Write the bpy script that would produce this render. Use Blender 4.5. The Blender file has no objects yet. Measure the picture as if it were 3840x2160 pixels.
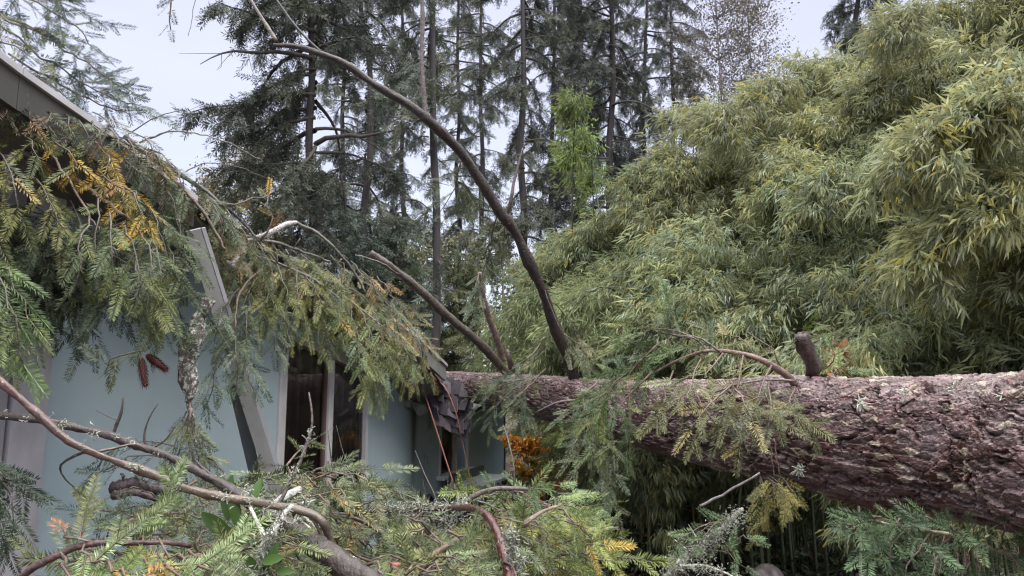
import bpy, math, random
import numpy as np
from math import radians, sin, cos, tan, pi

# ------------------------------------------------------------------ camera, sky, sun, exposure
SC = bpy.context.scene
F = 731.0                       # focal length in pixels of a 1024 px wide frame
TILT = math.atan(107 / F)
CAMZ = 1.6
cam_d = bpy.data.cameras.new('camera'); cam = bpy.data.objects.new('camera', cam_d)
SC.collection.objects.link(cam); SC.camera = cam
cam_d.sensor_width = 36; cam_d.lens = 36 * F / 1024
cam_d.clip_start = 0.05; cam_d.clip_end = 2000
cam.location = (0, 0, CAMZ); cam.rotation_euler = (pi / 2 + TILT, 0, 0)

w = bpy.data.worlds.new('World'); SC.world = w; w.use_nodes = True
nt = w.node_tree; nt.nodes.clear()
SUN_EL, SUN_AZ = radians(58), radians(143)
out = nt.nodes.new('ShaderNodeOutputWorld')
sky = nt.nodes.new('ShaderNodeTexSky'); sky.sky_type = 'NISHITA'; sky.sun_disc = False
sky.sun_elevation = SUN_EL; sky.sun_rotation = SUN_AZ
bg1 = nt.nodes.new('ShaderNodeBackground'); bg1.inputs[1].default_value = 0.05
nt.links.new(sky.outputs[0], bg1.inputs[0])
# the cloud sheet: an overcast sky, paler near the horizon and brightest overhead
tc = nt.nodes.new('ShaderNodeTexCoord'); sep = nt.nodes.new('ShaderNodeSeparateXYZ')
nt.links.new(tc.outputs['Generated'], sep.inputs[0])
cr = nt.nodes.new('ShaderNodeValToRGB')
e = cr.color_ramp.elements
e[0].position = 0.0; e[0].color = (0.50, 0.495, 0.57, 1)
e[1].position = 1.0; e[1].color = (3.7, 3.6, 3.45, 1)
m = cr.color_ramp.elements.new(0.25); m.color = (0.49, 0.483, 0.56, 1)
m = cr.color_ramp.elements.new(0.55); m.color = (0.50, 0.49, 0.585, 1)
m = cr.color_ramp.elements.new(0.7); m.color = (2.0, 1.95, 1.95, 1)
nt.links.new(sep.outputs[2], cr.inputs[0])
nz = nt.nodes.new('ShaderNodeTexNoise'); nz.inputs['Scale'].default_value = 2.2; nz.inputs['Detail'].default_value = 4
mp = nt.nodes.new('ShaderNodeMapping'); mp.inputs['Scale'].default_value = (1, 1, 3)
nt.links.new(tc.outputs['Generated'], mp.inputs[0]); nt.links.new(mp.outputs[0], nz.inputs[0])
mr = nt.nodes.new('ShaderNodeMapRange'); mr.inputs[3].default_value = 0.82; mr.inputs[4].default_value = 1.18
nt.links.new(nz.outputs[0], mr.inputs[0])
bg2 = nt.nodes.new('ShaderNodeBackground'); nt.links.new(cr.outputs[0], bg2.inputs[0]); nt.links.new(mr.outputs[0], bg2.inputs[1])
add = nt.nodes.new('ShaderNodeAddShader')
nt.links.new(bg1.outputs[0], add.inputs[0]); nt.links.new(bg2.outputs[0], add.inputs[1])
nt.links.new(add.outputs[0], out.inputs[0])
w.cycles.sampling_method = 'MANUAL'; w.cycles.sample_map_resolution = 256

sd = bpy.data.lights.new('sun', 'SUN'); sd.energy = 1.5; sd.angle = radians(25); sd.color = (1, 0.96, 0.9)
sun = bpy.data.objects.new('sun', sd); SC.collection.objects.link(sun)
sun.rotation_euler = (pi / 2 - SUN_EL, 0, radians(37))
SC.view_settings.view_transform = 'Standard'; SC.view_settings.look = 'None'
SC.view_settings.exposure = 0.55; SC.view_settings.gamma = 1
SC.cycles.max_bounces = 6; SC.cycles.diffuse_bounces = 3; SC.cycles.glossy_bounces = 2
SC.cycles.transmission_bounces = 4; SC.cycles.transparent_max_bounces = 8
SC.cycles.use_denoising = True; SC.cycles.sample_clamp_indirect = 4.0
SC.cycles.filter_width = 1.25

# ------------------------------------------------------------------ helpers
rng = np.random.default_rng(7)
CT, ST = cos(TILT), sin(TILT)
def P(px, py, d):
    """world point seen at pixel (px,py) whose world-Y distance is d"""
    a = (px - 512) / F; b = (288 - py) / F
    x, y, z = a, CT - b * ST, ST + b * CT
    k = d / y
    return np.array([x * k, d, CAMZ + z * k])

def unit(v): return v / (np.linalg.norm(v) + 1e-9)

class MB:
    def __init__(s): s.v = []; s.f = []; s.t = []; s.n = 0
    def add(s, v, f, t):
        v = np.asarray(v, np.float32); f = np.asarray(f, np.int32)
        t = np.asarray(t, np.float32)
        if t.ndim == 1: t = np.broadcast_to(t, (len(v), 3))
        s.v.append(v); s.f.append(f + s.n); s.t.append(t); s.n += len(v)
    def build(s, name, mat, parent=None, smooth=False):
        if not s.v: return None
        V = np.concatenate(s.v); Q = np.concatenate(s.f); T = np.concatenate(s.t)
        o = raw_mesh(name, V, Q, T, mat, smooth)
        if parent is not None: o.parent = parent; o.matrix_parent_inverse = parent.matrix_world.inverted() if False else o.matrix_parent_inverse
        if parent is not None:
            loc = np.array(parent.location, np.float32)
            co = V - loc; o.data.vertices.foreach_set('co', co.ravel())
        return o

def raw_mesh(name, V, Q, T, mat, smooth):
    me = bpy.data.meshes.new(name)
    me.vertices.add(len(V)); me.vertices.foreach_set('co', V.astype(np.float32).ravel())
    k = Q.shape[1]
    me.loops.add(len(Q) * k); me.loops.foreach_set('vertex_index', Q.ravel())
    me.polygons.add(len(Q)); me.polygons.foreach_set('loop_start', np.arange(0, len(Q) * k, k, dtype=np.int32))
    me.polygons.foreach_set('use_smooth', np.full(len(Q), bool(smooth)))
    a = me.attributes.new('tint', 'FLOAT_COLOR', 'POINT')
    c = np.ones((len(V), 4), np.float32); c[:, :3] = T; a.data.foreach_set('color', c.ravel())
    me.update(); me.materials.append(mat)
    o = bpy.data.objects.new(name, me); SC.collection.objects.link(o)
    return o

def thing(name, label, cat, loc, group=None):
    o = bpy.data.objects.new(name, None); SC.collection.objects.link(o)
    o.location = [float(c) for c in loc]; o.empty_display_size = 0.2
    o['label'] = label; o['category'] = cat
    if group: o['group'] = group
    return o
def tag(o, label, cat, group=None, kind=None):
    if label: o['label'] = label
    if cat: o['category'] = cat
    if group: o['group'] = group
    if kind: o['kind'] = kind
    return o

def spline(pts, n):
    """Catmull-Rom through pts, n samples"""
    p = np.array(pts, float)
    if len(p) == 2: return p[0] + (p[1] - p[0]) * np.linspace(0, 1, n)[:, None]
    q = np.vstack([2 * p[0] - p[1], p, 2 * p[-1] - p[-2]])
    seg = np.linspace(0, len(p) - 1 - 1e-6, n); i = seg.astype(int); t = (seg - i)[:, None]
    a, b, c, d = q[i], q[i + 1], q[i + 2], q[i + 3]
    return .5 * (2 * b + (c - a) * t + (2 * a - 5 * b + 4 * c - d) * t ** 2 + (3 * b - a - 3 * c + d) * t ** 3)

def tube(mb, pts, rad, sides=8, tint=(.1, .08, .07), jit=0.0, cap=True):
    pts = np.asarray(pts, float); n = len(pts)
    rad = np.broadcast_to(np.asarray(rad, float), (n,)) if np.ndim(rad) == 0 or len(np.atleast_1d(rad)) == n else np.interp(np.linspace(0, 1, n), np.linspace(0, 1, len(rad)), rad)
    T = np.gradient(pts, axis=0); T /= np.linalg.norm(T, axis=1)[:, None] + 1e-9
    ref = np.array([0., 0, 1]) if abs(T[:, 2]).mean() < .8 else np.array([1., 0, 0])
    A = np.cross(T, ref); A /= np.linalg.norm(A, axis=1)[:, None] + 1e-9
    B = np.cross(T, A)
    th = np.arange(sides) / sides * 2 * pi
    rr = rad[:, None] * (1 + jit * rng.normal(size=(n, sides))) if jit else np.repeat(rad[:, None], sides, 1)
    V = pts[:, None] + rr[..., None] * (np.cos(th)[None, :, None] * A[:, None] + np.sin(th)[None, :, None] * B[:, None])
    V = V.reshape(-1, 3)
    i = np.arange(n - 1)[:, None] * sides; j = np.arange(sides)[None]; k = (j + 1) % sides
    Q = np.stack([i + j, i + k, i + sides + k, i + sides + j], -1).reshape(-1, 4)
    if cap:
        V = np.vstack([V, pts[0], pts[-1]]); c0 = n * sides; c1 = c0 + 1
        jj = np.arange(0, sides, 2)
        Q = np.vstack([Q, np.stack([np.full(len(jj), c0), (jj + 2) % sides, jj + 1, jj], -1)]) if sides % 2 == 0 else Q
        o = (n - 1) * sides
        Q = np.vstack([Q, np.stack([np.full(len(jj), c1), o + jj, o + jj + 1, o + (jj + 2) % sides], -1)]) if sides % 2 == 0 else Q
    if np.ndim(tint) == 2:
        tg = np.asarray(tint, float); tt = np.stack([np.interp(np.linspace(0, 1, n), np.linspace(0, 1, len(tg)), tg[:, c_]) for c_ in range(3)], -1)
        tint = np.repeat(tt, sides, 0); tint = np.vstack([tint, tt[0], tt[-1]]) if cap else tint
    mb.add(V, Q, tint)

def frames(D, N):
    D = D / (np.linalg.norm(D, axis=1)[:, None] + 1e-9)
    X = np.cross(D, N); X /= np.linalg.norm(X, axis=1)[:, None] + 1e-9
    Z = np.cross(X, D)
    return np.stack([X, D, Z], 1)          # rows: local x, y, z axes

def instance(mb, tv, tf, Ps, Ds, Ns, S, tint, tt=None):
    """copies of template (tv, tf) at Ps; S (N,3) scale along local x,y,z; tt optional per-template-vertex tint gain"""
    Ps = np.asarray(Ps, float)
    if len(Ps) == 0: return
    R = frames(np.asarray(Ds, float), np.asarray(Ns, float)); S = np.asarray(S, float)
    if S.ndim == 1: S = np.repeat(S[:, None], 3, 1)
    L = tv[None] * S[:, None]
    V = np.einsum('nmi,nij->nmj', L, R) + Ps[:, None]
    m = len(tv)
    Q = tf[None] + (np.arange(len(Ps)) * m)[:, None, None]
    T = np.repeat(np.asarray(tint, float)[:, None], m, 1)
    if tt is not None: T = T * tt[None, :, None]
    mb.add(V.reshape(-1, 3), Q.reshape(-1, 4), T.reshape(-1, 3))

# value noise -------------------------------------------------------
def _h(ix, iy, s):
    n = (ix.astype(np.int64) * 374761393 + iy.astype(np.int64) * 668265263 + s * 974634777) & 0xffffffff
    n = ((n ^ (n >> 13)) * 1274126177) & 0xffffffff
    n = (n ^ (n >> 16)) & 0xffffffff
    return n / 4294967295.0
def vnoise(x, y, s=0, wrap=None):
    ix = np.floor(x).astype(np.int64); iy = np.floor(y).astype(np.int64); fx = x - ix; fy = y - iy
    fx = fx * fx * (3 - 2 * fx); fy = fy * fy * (3 - 2 * fy)
    iy1 = iy + 1
    if wrap: iy = iy % wrap; iy1 = iy1 % wrap
    return (_h(ix, iy, s) * (1 - fx) + _h(ix + 1, iy, s) * fx) * (1 - fy) + (_h(ix, iy1, s) * (1 - fx) + _h(ix + 1, iy1, s) * fx) * fy
def worley(x, y, s, wrap):
    ix = np.floor(x).astype(np.int64); iy = np.floor(y).astype(np.int64)
    f1 = np.full(x.shape, 9.); f2 = np.full(x.shape, 9.); idv = np.zeros(x.shape); dx1 = np.zeros(x.shape)
    for a in (-1, 0, 1):
        for b in (-1, 0, 1):
            cx = ix + a; cy = iy + b; cw = cy % wrap
            px = cx + .1 + .8 * _h(cx, cw, s); py = cy + .1 + .8 * _h(cx, cw, s + 1)
            d = np.hypot(px - x, py - y)
            m1 = d < f1
            f2 = np.where(m1, f1, np.minimum(f2, d)); idv = np.where(m1, _h(cx, cw, s + 2), idv)
            dx1 = np.where(m1, y - py, dx1); f1 = np.where(m1, d, f1)
    return f1, f2, idv, dx1

# ------------------------------------------------------------------ materials
MATS = {}
def N(nt, t, **kw):
    n = nt.nodes.new('ShaderNode' + t)
    for k, v in kw.items(): n.inputs[k].default_value = v
    return n
def mat_tint(name, rough=.5, nscale=30., namt=.5, trans=0.0, spot=None, spot_scale=25., spot_thr=.62, bump=0., coord='Object', stretch=None, spec=.5, coat=0.):
    """base colour = 'tint' attribute x noise, optional second colour in irregular spots (lichen, flakes)"""
    m = bpy.data.materials.new(name); m.use_nodes = True; t = m.node_tree; t.nodes.clear()
    o = N(t, 'OutputMaterial'); b = N(t, 'BsdfPrincipled'); b.inputs['Roughness'].default_value = rough
    b.inputs['Specular IOR Level'].default_value = spec
    b.inputs['Coat Weight'].default_value = coat; b.inputs['Coat Roughness'].default_value = .25
    a = N(t, 'Attribute'); a.attribute_name = 'tint'
    tcn = N(t, 'TexCoord'); src = tcn.outputs[coord]
    if stretch:
        mp = N(t, 'Mapping'); mp.inputs['Scale'].default_value = stretch; t.links.new(src, mp.inputs[0]); src = mp.outputs[0]
    n1 = N(t, 'TexNoise', Scale=nscale, Detail=5.); t.links.new(src, n1.inputs[0])
    r = N(t, 'MapRange'); r.inputs[1].default_value = .25; r.inputs[2].default_value = .75
    r.inputs[3].default_value = 1 - namt; r.inputs[4].default_value = 1 + namt
    t.links.new(n1.outputs[0], r.inputs[0])
    mul = N(t, 'VectorMath'); mul.operation = 'MULTIPLY'; t.links.new(a.outputs[0], mul.inputs[0])
    t.links.new(r.outputs[0], mul.inputs[1]); col = mul.outputs[0]
    if spot:
        n2 = N(t, 'TexNoise', Scale=spot_scale, Detail=6., Roughness=.65); t.links.new(src, n2.inputs[0])
        r2 = N(t, 'MapRange'); r2.inputs[1].default_value = spot_thr; r2.inputs[2].default_value = spot_thr + .06
        t.links.new(n2.outputs[0], r2.inputs[0])
        mx = N(t, 'Mix'); mx.data_type = 'RGBA'; t.links.new(r2.outputs[0], mx.inputs[0])
        t.links.new(col, mx.inputs[6]); mx.inputs[7].default_value = (*spot, 1); col = mx.outputs[2]
    t.links.new(col, b.inputs['Base Color'])
    if bump:
        bp = N(t, 'Bump'); bp.inputs['Strength'].default_value = bump; bp.inputs['Distance'].default_value = .01
        n3 = N(t, 'TexNoise', Scale=nscale * 2.2, Detail=6.); t.links.new(src, n3.inputs[0])
        t.links.new(n3.outputs[0], bp.inputs['Height']); t.links.new(bp.outputs[0], b.inputs['Normal'])
    sh = b.outputs[0]
    if trans:
        tr = N(t, 'BsdfTranslucent'); t.links.new(col, tr.inputs[0])
        ms = N(t, 'MixShader'); ms.inputs[0].default_value = trans
        t.links.new(sh, ms.inputs[1]); t.links.new(tr.outputs[0], ms.inputs[2]); sh = ms.outputs[0]
    t.links.new(sh, o.inputs[0]); MATS[name] = m
    return m
M_NEEDLE = mat_tint('fir_needles', .5, 6., .35, trans=.14, spec=.4)
M_FARNEEDLE = mat_tint('distant_needles', .6, 1.2, .35, trans=.15)
M_LEAF = mat_tint('bamboo_leaves', .42, 1.1, .38, trans=.42, spec=.5)
M_BROAD = mat_tint('broad_leaves', .4, 5., .3, trans=.3)
M_BARK = mat_tint('branch_bark', .55, 45., .55, spot=(.30, .31, .25), spot_scale=60., spot_thr=.655, bump=.6, coat=.15)
M_LICHEN = mat_tint('lichen_bark', .75, 60., .5, spot=(.55, .58, .50), spot_scale=48., spot_thr=.5, bump=.8)
M_REDBARK = mat_tint('wet_red_bark', .35, 40., .4, spot=(.27, .26, .21), spot_scale=70., spot_thr=.6, bump=.4, coat=.25)
M_FARBARK = mat_tint('standing_trunk_bark', .8, 5., .5, bump=.5, stretch=(3, 3, .6))
M_TRUNK = mat_tint('fallen_trunk_bark', .4, 70., .4, spot=(.40, .37, .27), spot_scale=26., spot_thr=.655, bump=.5, coat=.25, spec=.6)
M_WOOD = mat_tint('torn_wood', .7, 30., .3, stretch=(1, 1, 6), bump=.3)
M_CULM = mat_tint('bamboo_culm', .4, 4., .3)
M_LFL = mat_tint('lichen_tufts', .9, 30., .4)
M_SHINGLE = mat_tint('asphalt_shingle', .7, 120., .35, bump=.5)
M_CONE = mat_tint('cone_scales', .6, 50., .3)
M_TRIM = mat_tint('painted_trim', .55, 9., .22, spot=(.20, .19, .17), spot_scale=14., spot_thr=.68, stretch=(1, 1, .35))
M_PLAIN = mat_tint('weathered_paint', .6, 8., .15)
M_CABLE = mat_tint('cable_sheath', .45, 8., .15)

def wall_mat():
    m = bpy.data.materials.new('stained_stucco'); m.use_nodes = True; t = m.node_tree; b = t.nodes['Principled BSDF']
    b.inputs['Roughness'].default_value = .75
    tcn = N(t, 'TexCoord'); mp = N(t, 'Mapping'); mp.inputs['Scale'].default_value = (1, 1, .22)
    t.links.new(tcn.outputs['Object'], mp.inputs[0])
    n1 = N(t, 'TexNoise', Scale=1.3, Detail=4.); t.links.new(tcn.outputs['Object'], n1.inputs[0])
    n2 = N(t, 'TexNoise', Scale=11., Detail=6., Roughness=.65); t.links.new(mp.outputs[0], n2.inputs[0])
    c1 = N(t, 'ValToRGB'); E = c1.color_ramp.elements
    E[0].position = .3; E[0].color = (.36, .465, .50, 1); E[1].position = .7; E[1].color = (.47, .58, .62, 1)
    t.links.new(n1.outputs[0], c1.inputs[0])
    r = N(t, 'MapRange'); r.inputs[1].default_value = .66; r.inputs[2].default_value = .74
    t.links.new(n2.outputs[0], r.inputs[0])
    a = N(t, 'Attribute'); a.attribute_name = 'tint'; sp = N(t, 'SeparateXYZ'); t.links.new(a.outputs[0], sp.inputs[0])
    # tint.x = how mildewed, tint.y = scorch/rust streak
    mm = N(t, 'Math'); mm.operation = 'MULTIPLY'; t.links.new(r.outputs[0], mm.inputs[0]); t.links.new(sp.outputs[0], mm.inputs[1])
    mx = N(t, 'Mix'); mx.data_type = 'RGBA'; t.links.new(mm.outputs[0], mx.inputs[0]); t.links.new(c1.outputs[0], mx.inputs[6])
    mx.inputs[7].default_value = (.06, .065, .05, 1)
    mx2 = N(t, 'Mix'); mx2.data_type = 'RGBA'; t.links.new(sp.outputs[1], mx2.inputs[0]); t.links.new(mx.outputs[2], mx2.inputs[6])
    mx2.inputs[7].default_value = (.055, .04, .038, 1)
    t.links.new(mx2.outputs[2], b.inputs['Base Color'])
    bp = N(t, 'Bump'); bp.inputs['Strength'].default_value = .12; bp.inputs['Distance'].default_value = .003
    n3 = N(t, 'TexNoise', Scale=140., Detail=3.); t.links.new(tcn.outputs['Object'], n3.inputs[0])
    t.links.new(n3.outputs[0], bp.inputs['Height']); t.links.new(bp.outputs[0], b.inputs['Normal'])
    return m
M_WALL = wall_mat()
def glass_mat():
    m = bpy.data.materials.new('window_glass'); m.use_nodes = True; t = m.node_tree; t.nodes.clear()
    o = N(t, 'OutputMaterial'); fr = N(t, 'Fresnel', IOR=1.6); g = N(t, 'BsdfGlossy', Roughness=.03); tr = N(t, 'BsdfTransparent')
    g.inputs[0].default_value = (.9, .9, .9, 1); tr.inputs[0].default_value = (.96, .96, .96, 1)
    ms = N(t, 'MixShader'); t.links.new(fr.outputs[0], ms.inputs[0]); t.links.new(tr.outputs[0], ms.inputs[1]); t.links.new(g.outputs[0], ms.inputs[2])
    t.links.new(ms.outputs[0], o.inputs[0]); return m
M_GLASS = glass_mat()
def ground_mat():
    m = bpy.data.materials.new('forest_floor'); m.use_nodes = True; t = m.node_tree; b = t.nodes['Principled BSDF']
    b.inputs['Roughness'].default_value = .9
    tcn = N(t, 'TexCoord'); n = N(t, 'TexNoise', Scale=1.5, Detail=9., Roughness=.7); t.links.new(tcn.outputs['Object'], n.inputs[0])
    c = N(t, 'ValToRGB'); E = c.color_ramp.elements
    E[0].position = .3; E[0].color = (.022, .016, .012, 1); E[1].position = .75; E[1].color = (.10, .065, .045, 1)
    t.links.new(n.outputs[0], c.inputs[0]); t.links.new(c.outputs[0], b.inputs['Base Color'])
    bp = N(t, 'Bump'); bp.inputs['Strength'].default_value = .8; bp.inputs['Distance'].default_value = .04
    n3 = N(t, 'TexNoise', Scale=18., Detail=8.); t.links.new(tcn.outputs['Object'], n3.inputs[0])
    t.links.new(n3.outputs[0], bp.inputs['Height']); t.links.new(bp.outputs[0], b.inputs['Normal'])
    return m
M_GROUND = ground_mat()

# ------------------------------------------------------------------ ground
def gz(x, y): return (vnoise(x * .35 + 50, y * .35 + 50, 3) - .5) * .28 + (vnoise(x * 1.7 + 9, y * 1.7 + 9, 4) - .5) * .06
def build_ground():
    g = np.concatenate([-np.geomspace(900, 12, 24), np.linspace(-11.8, 11.8, 120), np.geomspace(12, 900, 24)])
    X, Y = np.meshgrid(g, g + 6, indexing='ij'); Z = np.where(np.hypot(X, Y) < 40, gz(X, Y), 0)
    n = len(g); V = np.stack([X, Y, Z], -1).reshape(-1, 3)
    i = np.arange(n - 1)[:, None] * n; j = np.arange(n - 1)[None]
    Q = np.stack([i + j, i + n + j, i + n + j + 1, i + j + 1], -1).reshape(-1, 4)
    o = raw_mesh('ground', V, Q, np.ones((len(V), 3)), M_GROUND, True); o['kind'] = 'structure'
build_ground()
def G(x, y): return float(gz(np.array([x]), np.array([y]))[0])

# ------------------------------------------------------------------ foliage templates (y = along the shoot)
def kites(B, D, Nn, L, W):
    """thin four-cornered blades: base B, direction D, facing Nn, length L, width W"""
    D = D / np.linalg.norm(D, axis=1)[:, None]; S = np.cross(D, Nn); S /= np.linalg.norm(S, axis=1)[:, None] + 1e-9
    L = np.broadcast_to(L, (len(B),))[:, None]; W = np.broadcast_to(W, (len(B),))[:, None]
    V = np.stack([B, B + D * L * .5 + S * W * .5, B + D * L, B + D * L * .5 - S * W * .5], 1).reshape(-1, 3)
    return V, np.arange(len(V)).reshape(-1, 4)
def twig_template(n, nl, wd, seed):
    r = np.random.default_rng(seed); t = (np.arange(n) + r.random(n) * .6) / n
    side = np.where(np.arange(n) % 2 == 0, 1., -1.); up = r.uniform(-.3, .55, n)
    k3 = np.arange(n) % 6 == 0; up = np.where(k3, .9, up); side = np.where(k3, side * .25, side)
    fw = .45 + .6 * t + r.normal(0, .22, n)
    D = np.stack([side, fw, up * .55], -1)
    B = np.stack([np.zeros(n), t, np.zeros(n)], -1)
    L = nl * (1 - .35 * t ** 3) * r.uniform(.8, 1.1, n)
    return kites(B, D, np.stack([r.normal(0, .3, n), np.zeros(n), np.ones(n)], -1), L, wd)
TW = [twig_template(56, .27, .031, s) for s in range(4)]          # full detail shoot (about 9 cm)
TWM = [twig_template(34, .30, .034, s + 9) for s in range(3)]      # mid distance
def far_template(n, seed):
    r = np.random.default_rng(seed); t = (np.arange(n) + r.random(n)) / n
    side = np.where(np.arange(n) % 2 == 0, 1., -1.) * r.uniform(.4, 1, n)
    D = np.stack([side, .8 + r.normal(0, .3, n), r.normal(0, .45, n)], -1)
    return kites(np.stack([np.zeros(n), t, r.normal(0, .02, n)], -1), D, np.stack([r.normal(0, .5, n), np.zeros(n), np.ones(n)], -1), .34 * r.uniform(.6, 1.2, n), .055)
TF = [far_template(26, s) for s in range(4)]

GREEN = [((.085, .125, .05), 5), ((.065, .11, .055), 5), ((.12, .15, .055), 3), ((.10, .15, .10), 2)]
DARK = [((.05, .08, .04), 4), ((.06, .095, .055), 4), ((.08, .1, .045), 1)]
MIXED = [((.095, .135, .055), 5), ((.16, .17, .06), 4), ((.13, .16, .08), 4), ((.33, .24, .07), .7)]
YELLOW = [((.42, .28, .055), 4), ((.29, .23, .06), 4), ((.13, .14, .05), 3), ((.30, .15, .06), .8)]
FRESH = [((.15, .20, .05), 5), ((.11, .16, .06), 4), ((.22, .22, .055), 3), ((.40, .28, .06), .4)]
ORANGE = [((.33, .18, .06), 3), ((.22, .17, .06), 3), ((.24, .10, .05), 1)]
def pick(pal, n):
    c = np.array([p[0] for p in pal]); q = np.array([p[1] for p in pal], float); q /= q.sum()
    return c[rng.choice(len(c), n, p=q)] * rng.uniform(.75, 1.25, (n, 1))

class Spray:
    """collects shoots (needle carriers) and thin twigs of a bough"""
    def __init__(s, wide=1.): s.wide = wide; s.p = []; s.d = []; s.n = []; s.l = []; s.c = []; s.tw = MB()
    def grow(s, p, d, n, L, pal, droop, gap, shoot, r, curl=.12, ctint=None, wood=(.13, .09, .07)):
        # one frond: twig with side twigs in the plane normal to n
        if ctint is None: ctint = pick(pal, 1)[0]
        if L < shoot * 1.25:
            s.p.append(p); s.d.append(d); s.n.append(n); s.l.append(L); s.c.append(ctint * rng.uniform(.8, 1.2)); return
        k = max(2, int(L / gap)); st = L / k; pts = [p.copy()]; side = 1 if rng.random() < .5 else -1
        for i in range(k):
            t = i / k
            d = unit(d + np.array([0, 0, -droop * st]) + rng.normal(0, curl * .7, 3))
            q = p + d * st; pts.append(q)
            n2 = unit(n + rng.normal(0, .22, 3))
            s.p.append(p); s.d.append(d); s.n.append(n2); s.l.append(max(st * 1.3, shoot * .6)); s.c.append(ctint * rng.uniform(.8, 1.2))
            rem = L * (1 - t)
            sd = unit(np.cross(d, n2)) * side
            cl = min(rem * .62, L * .5) * rng.uniform(.7, 1.15)
            cd = unit(d * .75 + sd * .75 + rng.normal(0, .1, 3))
            if i > 0 or L < .3:
                s.grow(q, cd, n2, max(cl, shoot * .7), pal, droop, gap, shoot, r * .6, curl, ctint if rng.random() < .6 else None, wood)
            side = -side; p = q
        s.p.append(p); s.d.append(d); s.n.append(n); s.l.append(shoot); s.c.append(ctint)
        tube(s.tw, np.array(pts), np.linspace(r, r * .4, len(pts)), 4, wood, cap=False)
    def foliage(s, mb, temps):
        if not s.p: return
        Pp = np.array(s.p); D = np.array(s.d); Nn = np.array(s.n); L = np.array(s.l); C = np.array(s.c)
        idx = rng.integers(0, len(temps), len(Pp))
        W_ = np.clip(L, .075, .105) * s.wide; sc = np.stack([W_ * rng.uniform(.85, 1.15, len(L)), L, W_], -1)
        for k, (tv, tf) in enumerate(temps):
            m_ = idx == k
            gain = np.repeat(np.random.default_rng(k).uniform(.5, 1.45, len(tv) // 4), 4)
            instance(mb, tv, tf, Pp[m_], D[m_], Nn[m_] + rng.normal(0, .42, (m_.sum(), 3)), sc[m_], C[m_], gain)

CAM = np.array([0, 0, CAMZ])
def bough(sp, wood, pts, r0=.006, r1=.0025, L=.28, gap=.055, pal=GREEN, droop=1.2, hang=.35, t0=.1, t1=1., shoot=.11, sub=.05,
          wt=(.13, .09, .07), sides=6, face=.35, both=True, n=None, tip=True, jitter=.006, prof=.5):
    """a stem through pts carrying fronds on both sides"""
    pts = [np.asarray(q, float) for q in pts]
    ln = sum(np.linalg.norm(pts[i + 1] - pts[i]) for i in range(len(pts) - 1))
    c = spline(pts, max(6, int(ln / .05)))
    c = c + rng.normal(0, jitter, c.shape)
    if wood is not None: tube(wood, c, np.linspace(r0, r1, len(c)), sides, wt, .06)
    k = max(1, int(ln * (t1 - t0) / gap)); side = 1
    for i in range(k):
        t = t0 + (t1 - t0) * (i + rng.random() * .5) / k
        f = t * (len(c) - 1); j = min(int(f), len(c) - 2); p = c[j] + (c[j + 1] - c[j]) * (f - j); T = unit(c[j + 1] - c[j])
        up = np.array([0, 0, 1.]) if n is None else n
        nn = unit(up * (1 - face) + unit(CAM - p) * face * .8 + rng.normal(0, .3, 3))
        sd = np.cross(T, nn)
        if np.linalg.norm(sd) < .2: sd = np.cross(T, unit(CAM - p))
        sd = unit(sd) * side
        d = unit(T * .65 + sd * .8 + np.array([0, 0, -hang]) + rng.normal(0, .12, 3))
        le = L * (1 - prof * abs(2 * t - .9)) * rng.uniform(.65, 1.2)
        sp.grow(p, d, nn, max(le, .08), pal, droop, sub, shoot, .0018, wood=wt)
        if both: side = -side
    if tip: sp.grow(c[-1], unit(c[-1] - c[-2]), unit(np.array([0, 0, 1.]) * .6 + unit(CAM - c[-1]) * .4), L * .7, pal, droop, sub, shoot, .0018, wood=wt)
    return c

def make_bough_thing(name, label, cat, strokes, group=None, temps=None, barkmat=None, extra=None):
    """strokes: list of dicts for bough(); px points as (px,py,d)"""
    first = strokes[0]['pts'][0]; base = P(*first); group = group or 'fir boughs torn loose in the fall'
    root = thing(name, label, cat, base, group); root_np = base
    sp = Spray(); wood = MB()
    for s_ in strokes:
        s_ = dict(s_); q = [P(*a) for a in s_.pop('pts')]; bare = s_.pop('bare', False)
        if bare:
            c = spline(q, max(8, int(sum(np.linalg.norm(q[i + 1] - q[i]) for i in range(len(q) - 1)) / .03)))
            c = c + rng.normal(0, .0025, c.shape)
            tube(wood, c, np.linspace(s_.get('r0', .008), s_.get('r1', .004), len(c)), s_.get('sides', 8), s_.get('wt', (.13, .09, .07)), .08)
        else: bough(sp, wood, q, **s_)
    wood.build('branch', barkmat or M_BARK, root, True)
    if sp.tw.n: sp.tw.build('twigs', M_BARK, root, True)
    fo = MB(); sp.foliage(fo, temps or TW)
    if fo.n: fo.build('needles', M_NEEDLE, root)
    if extra: extra(root)
    return root

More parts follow.
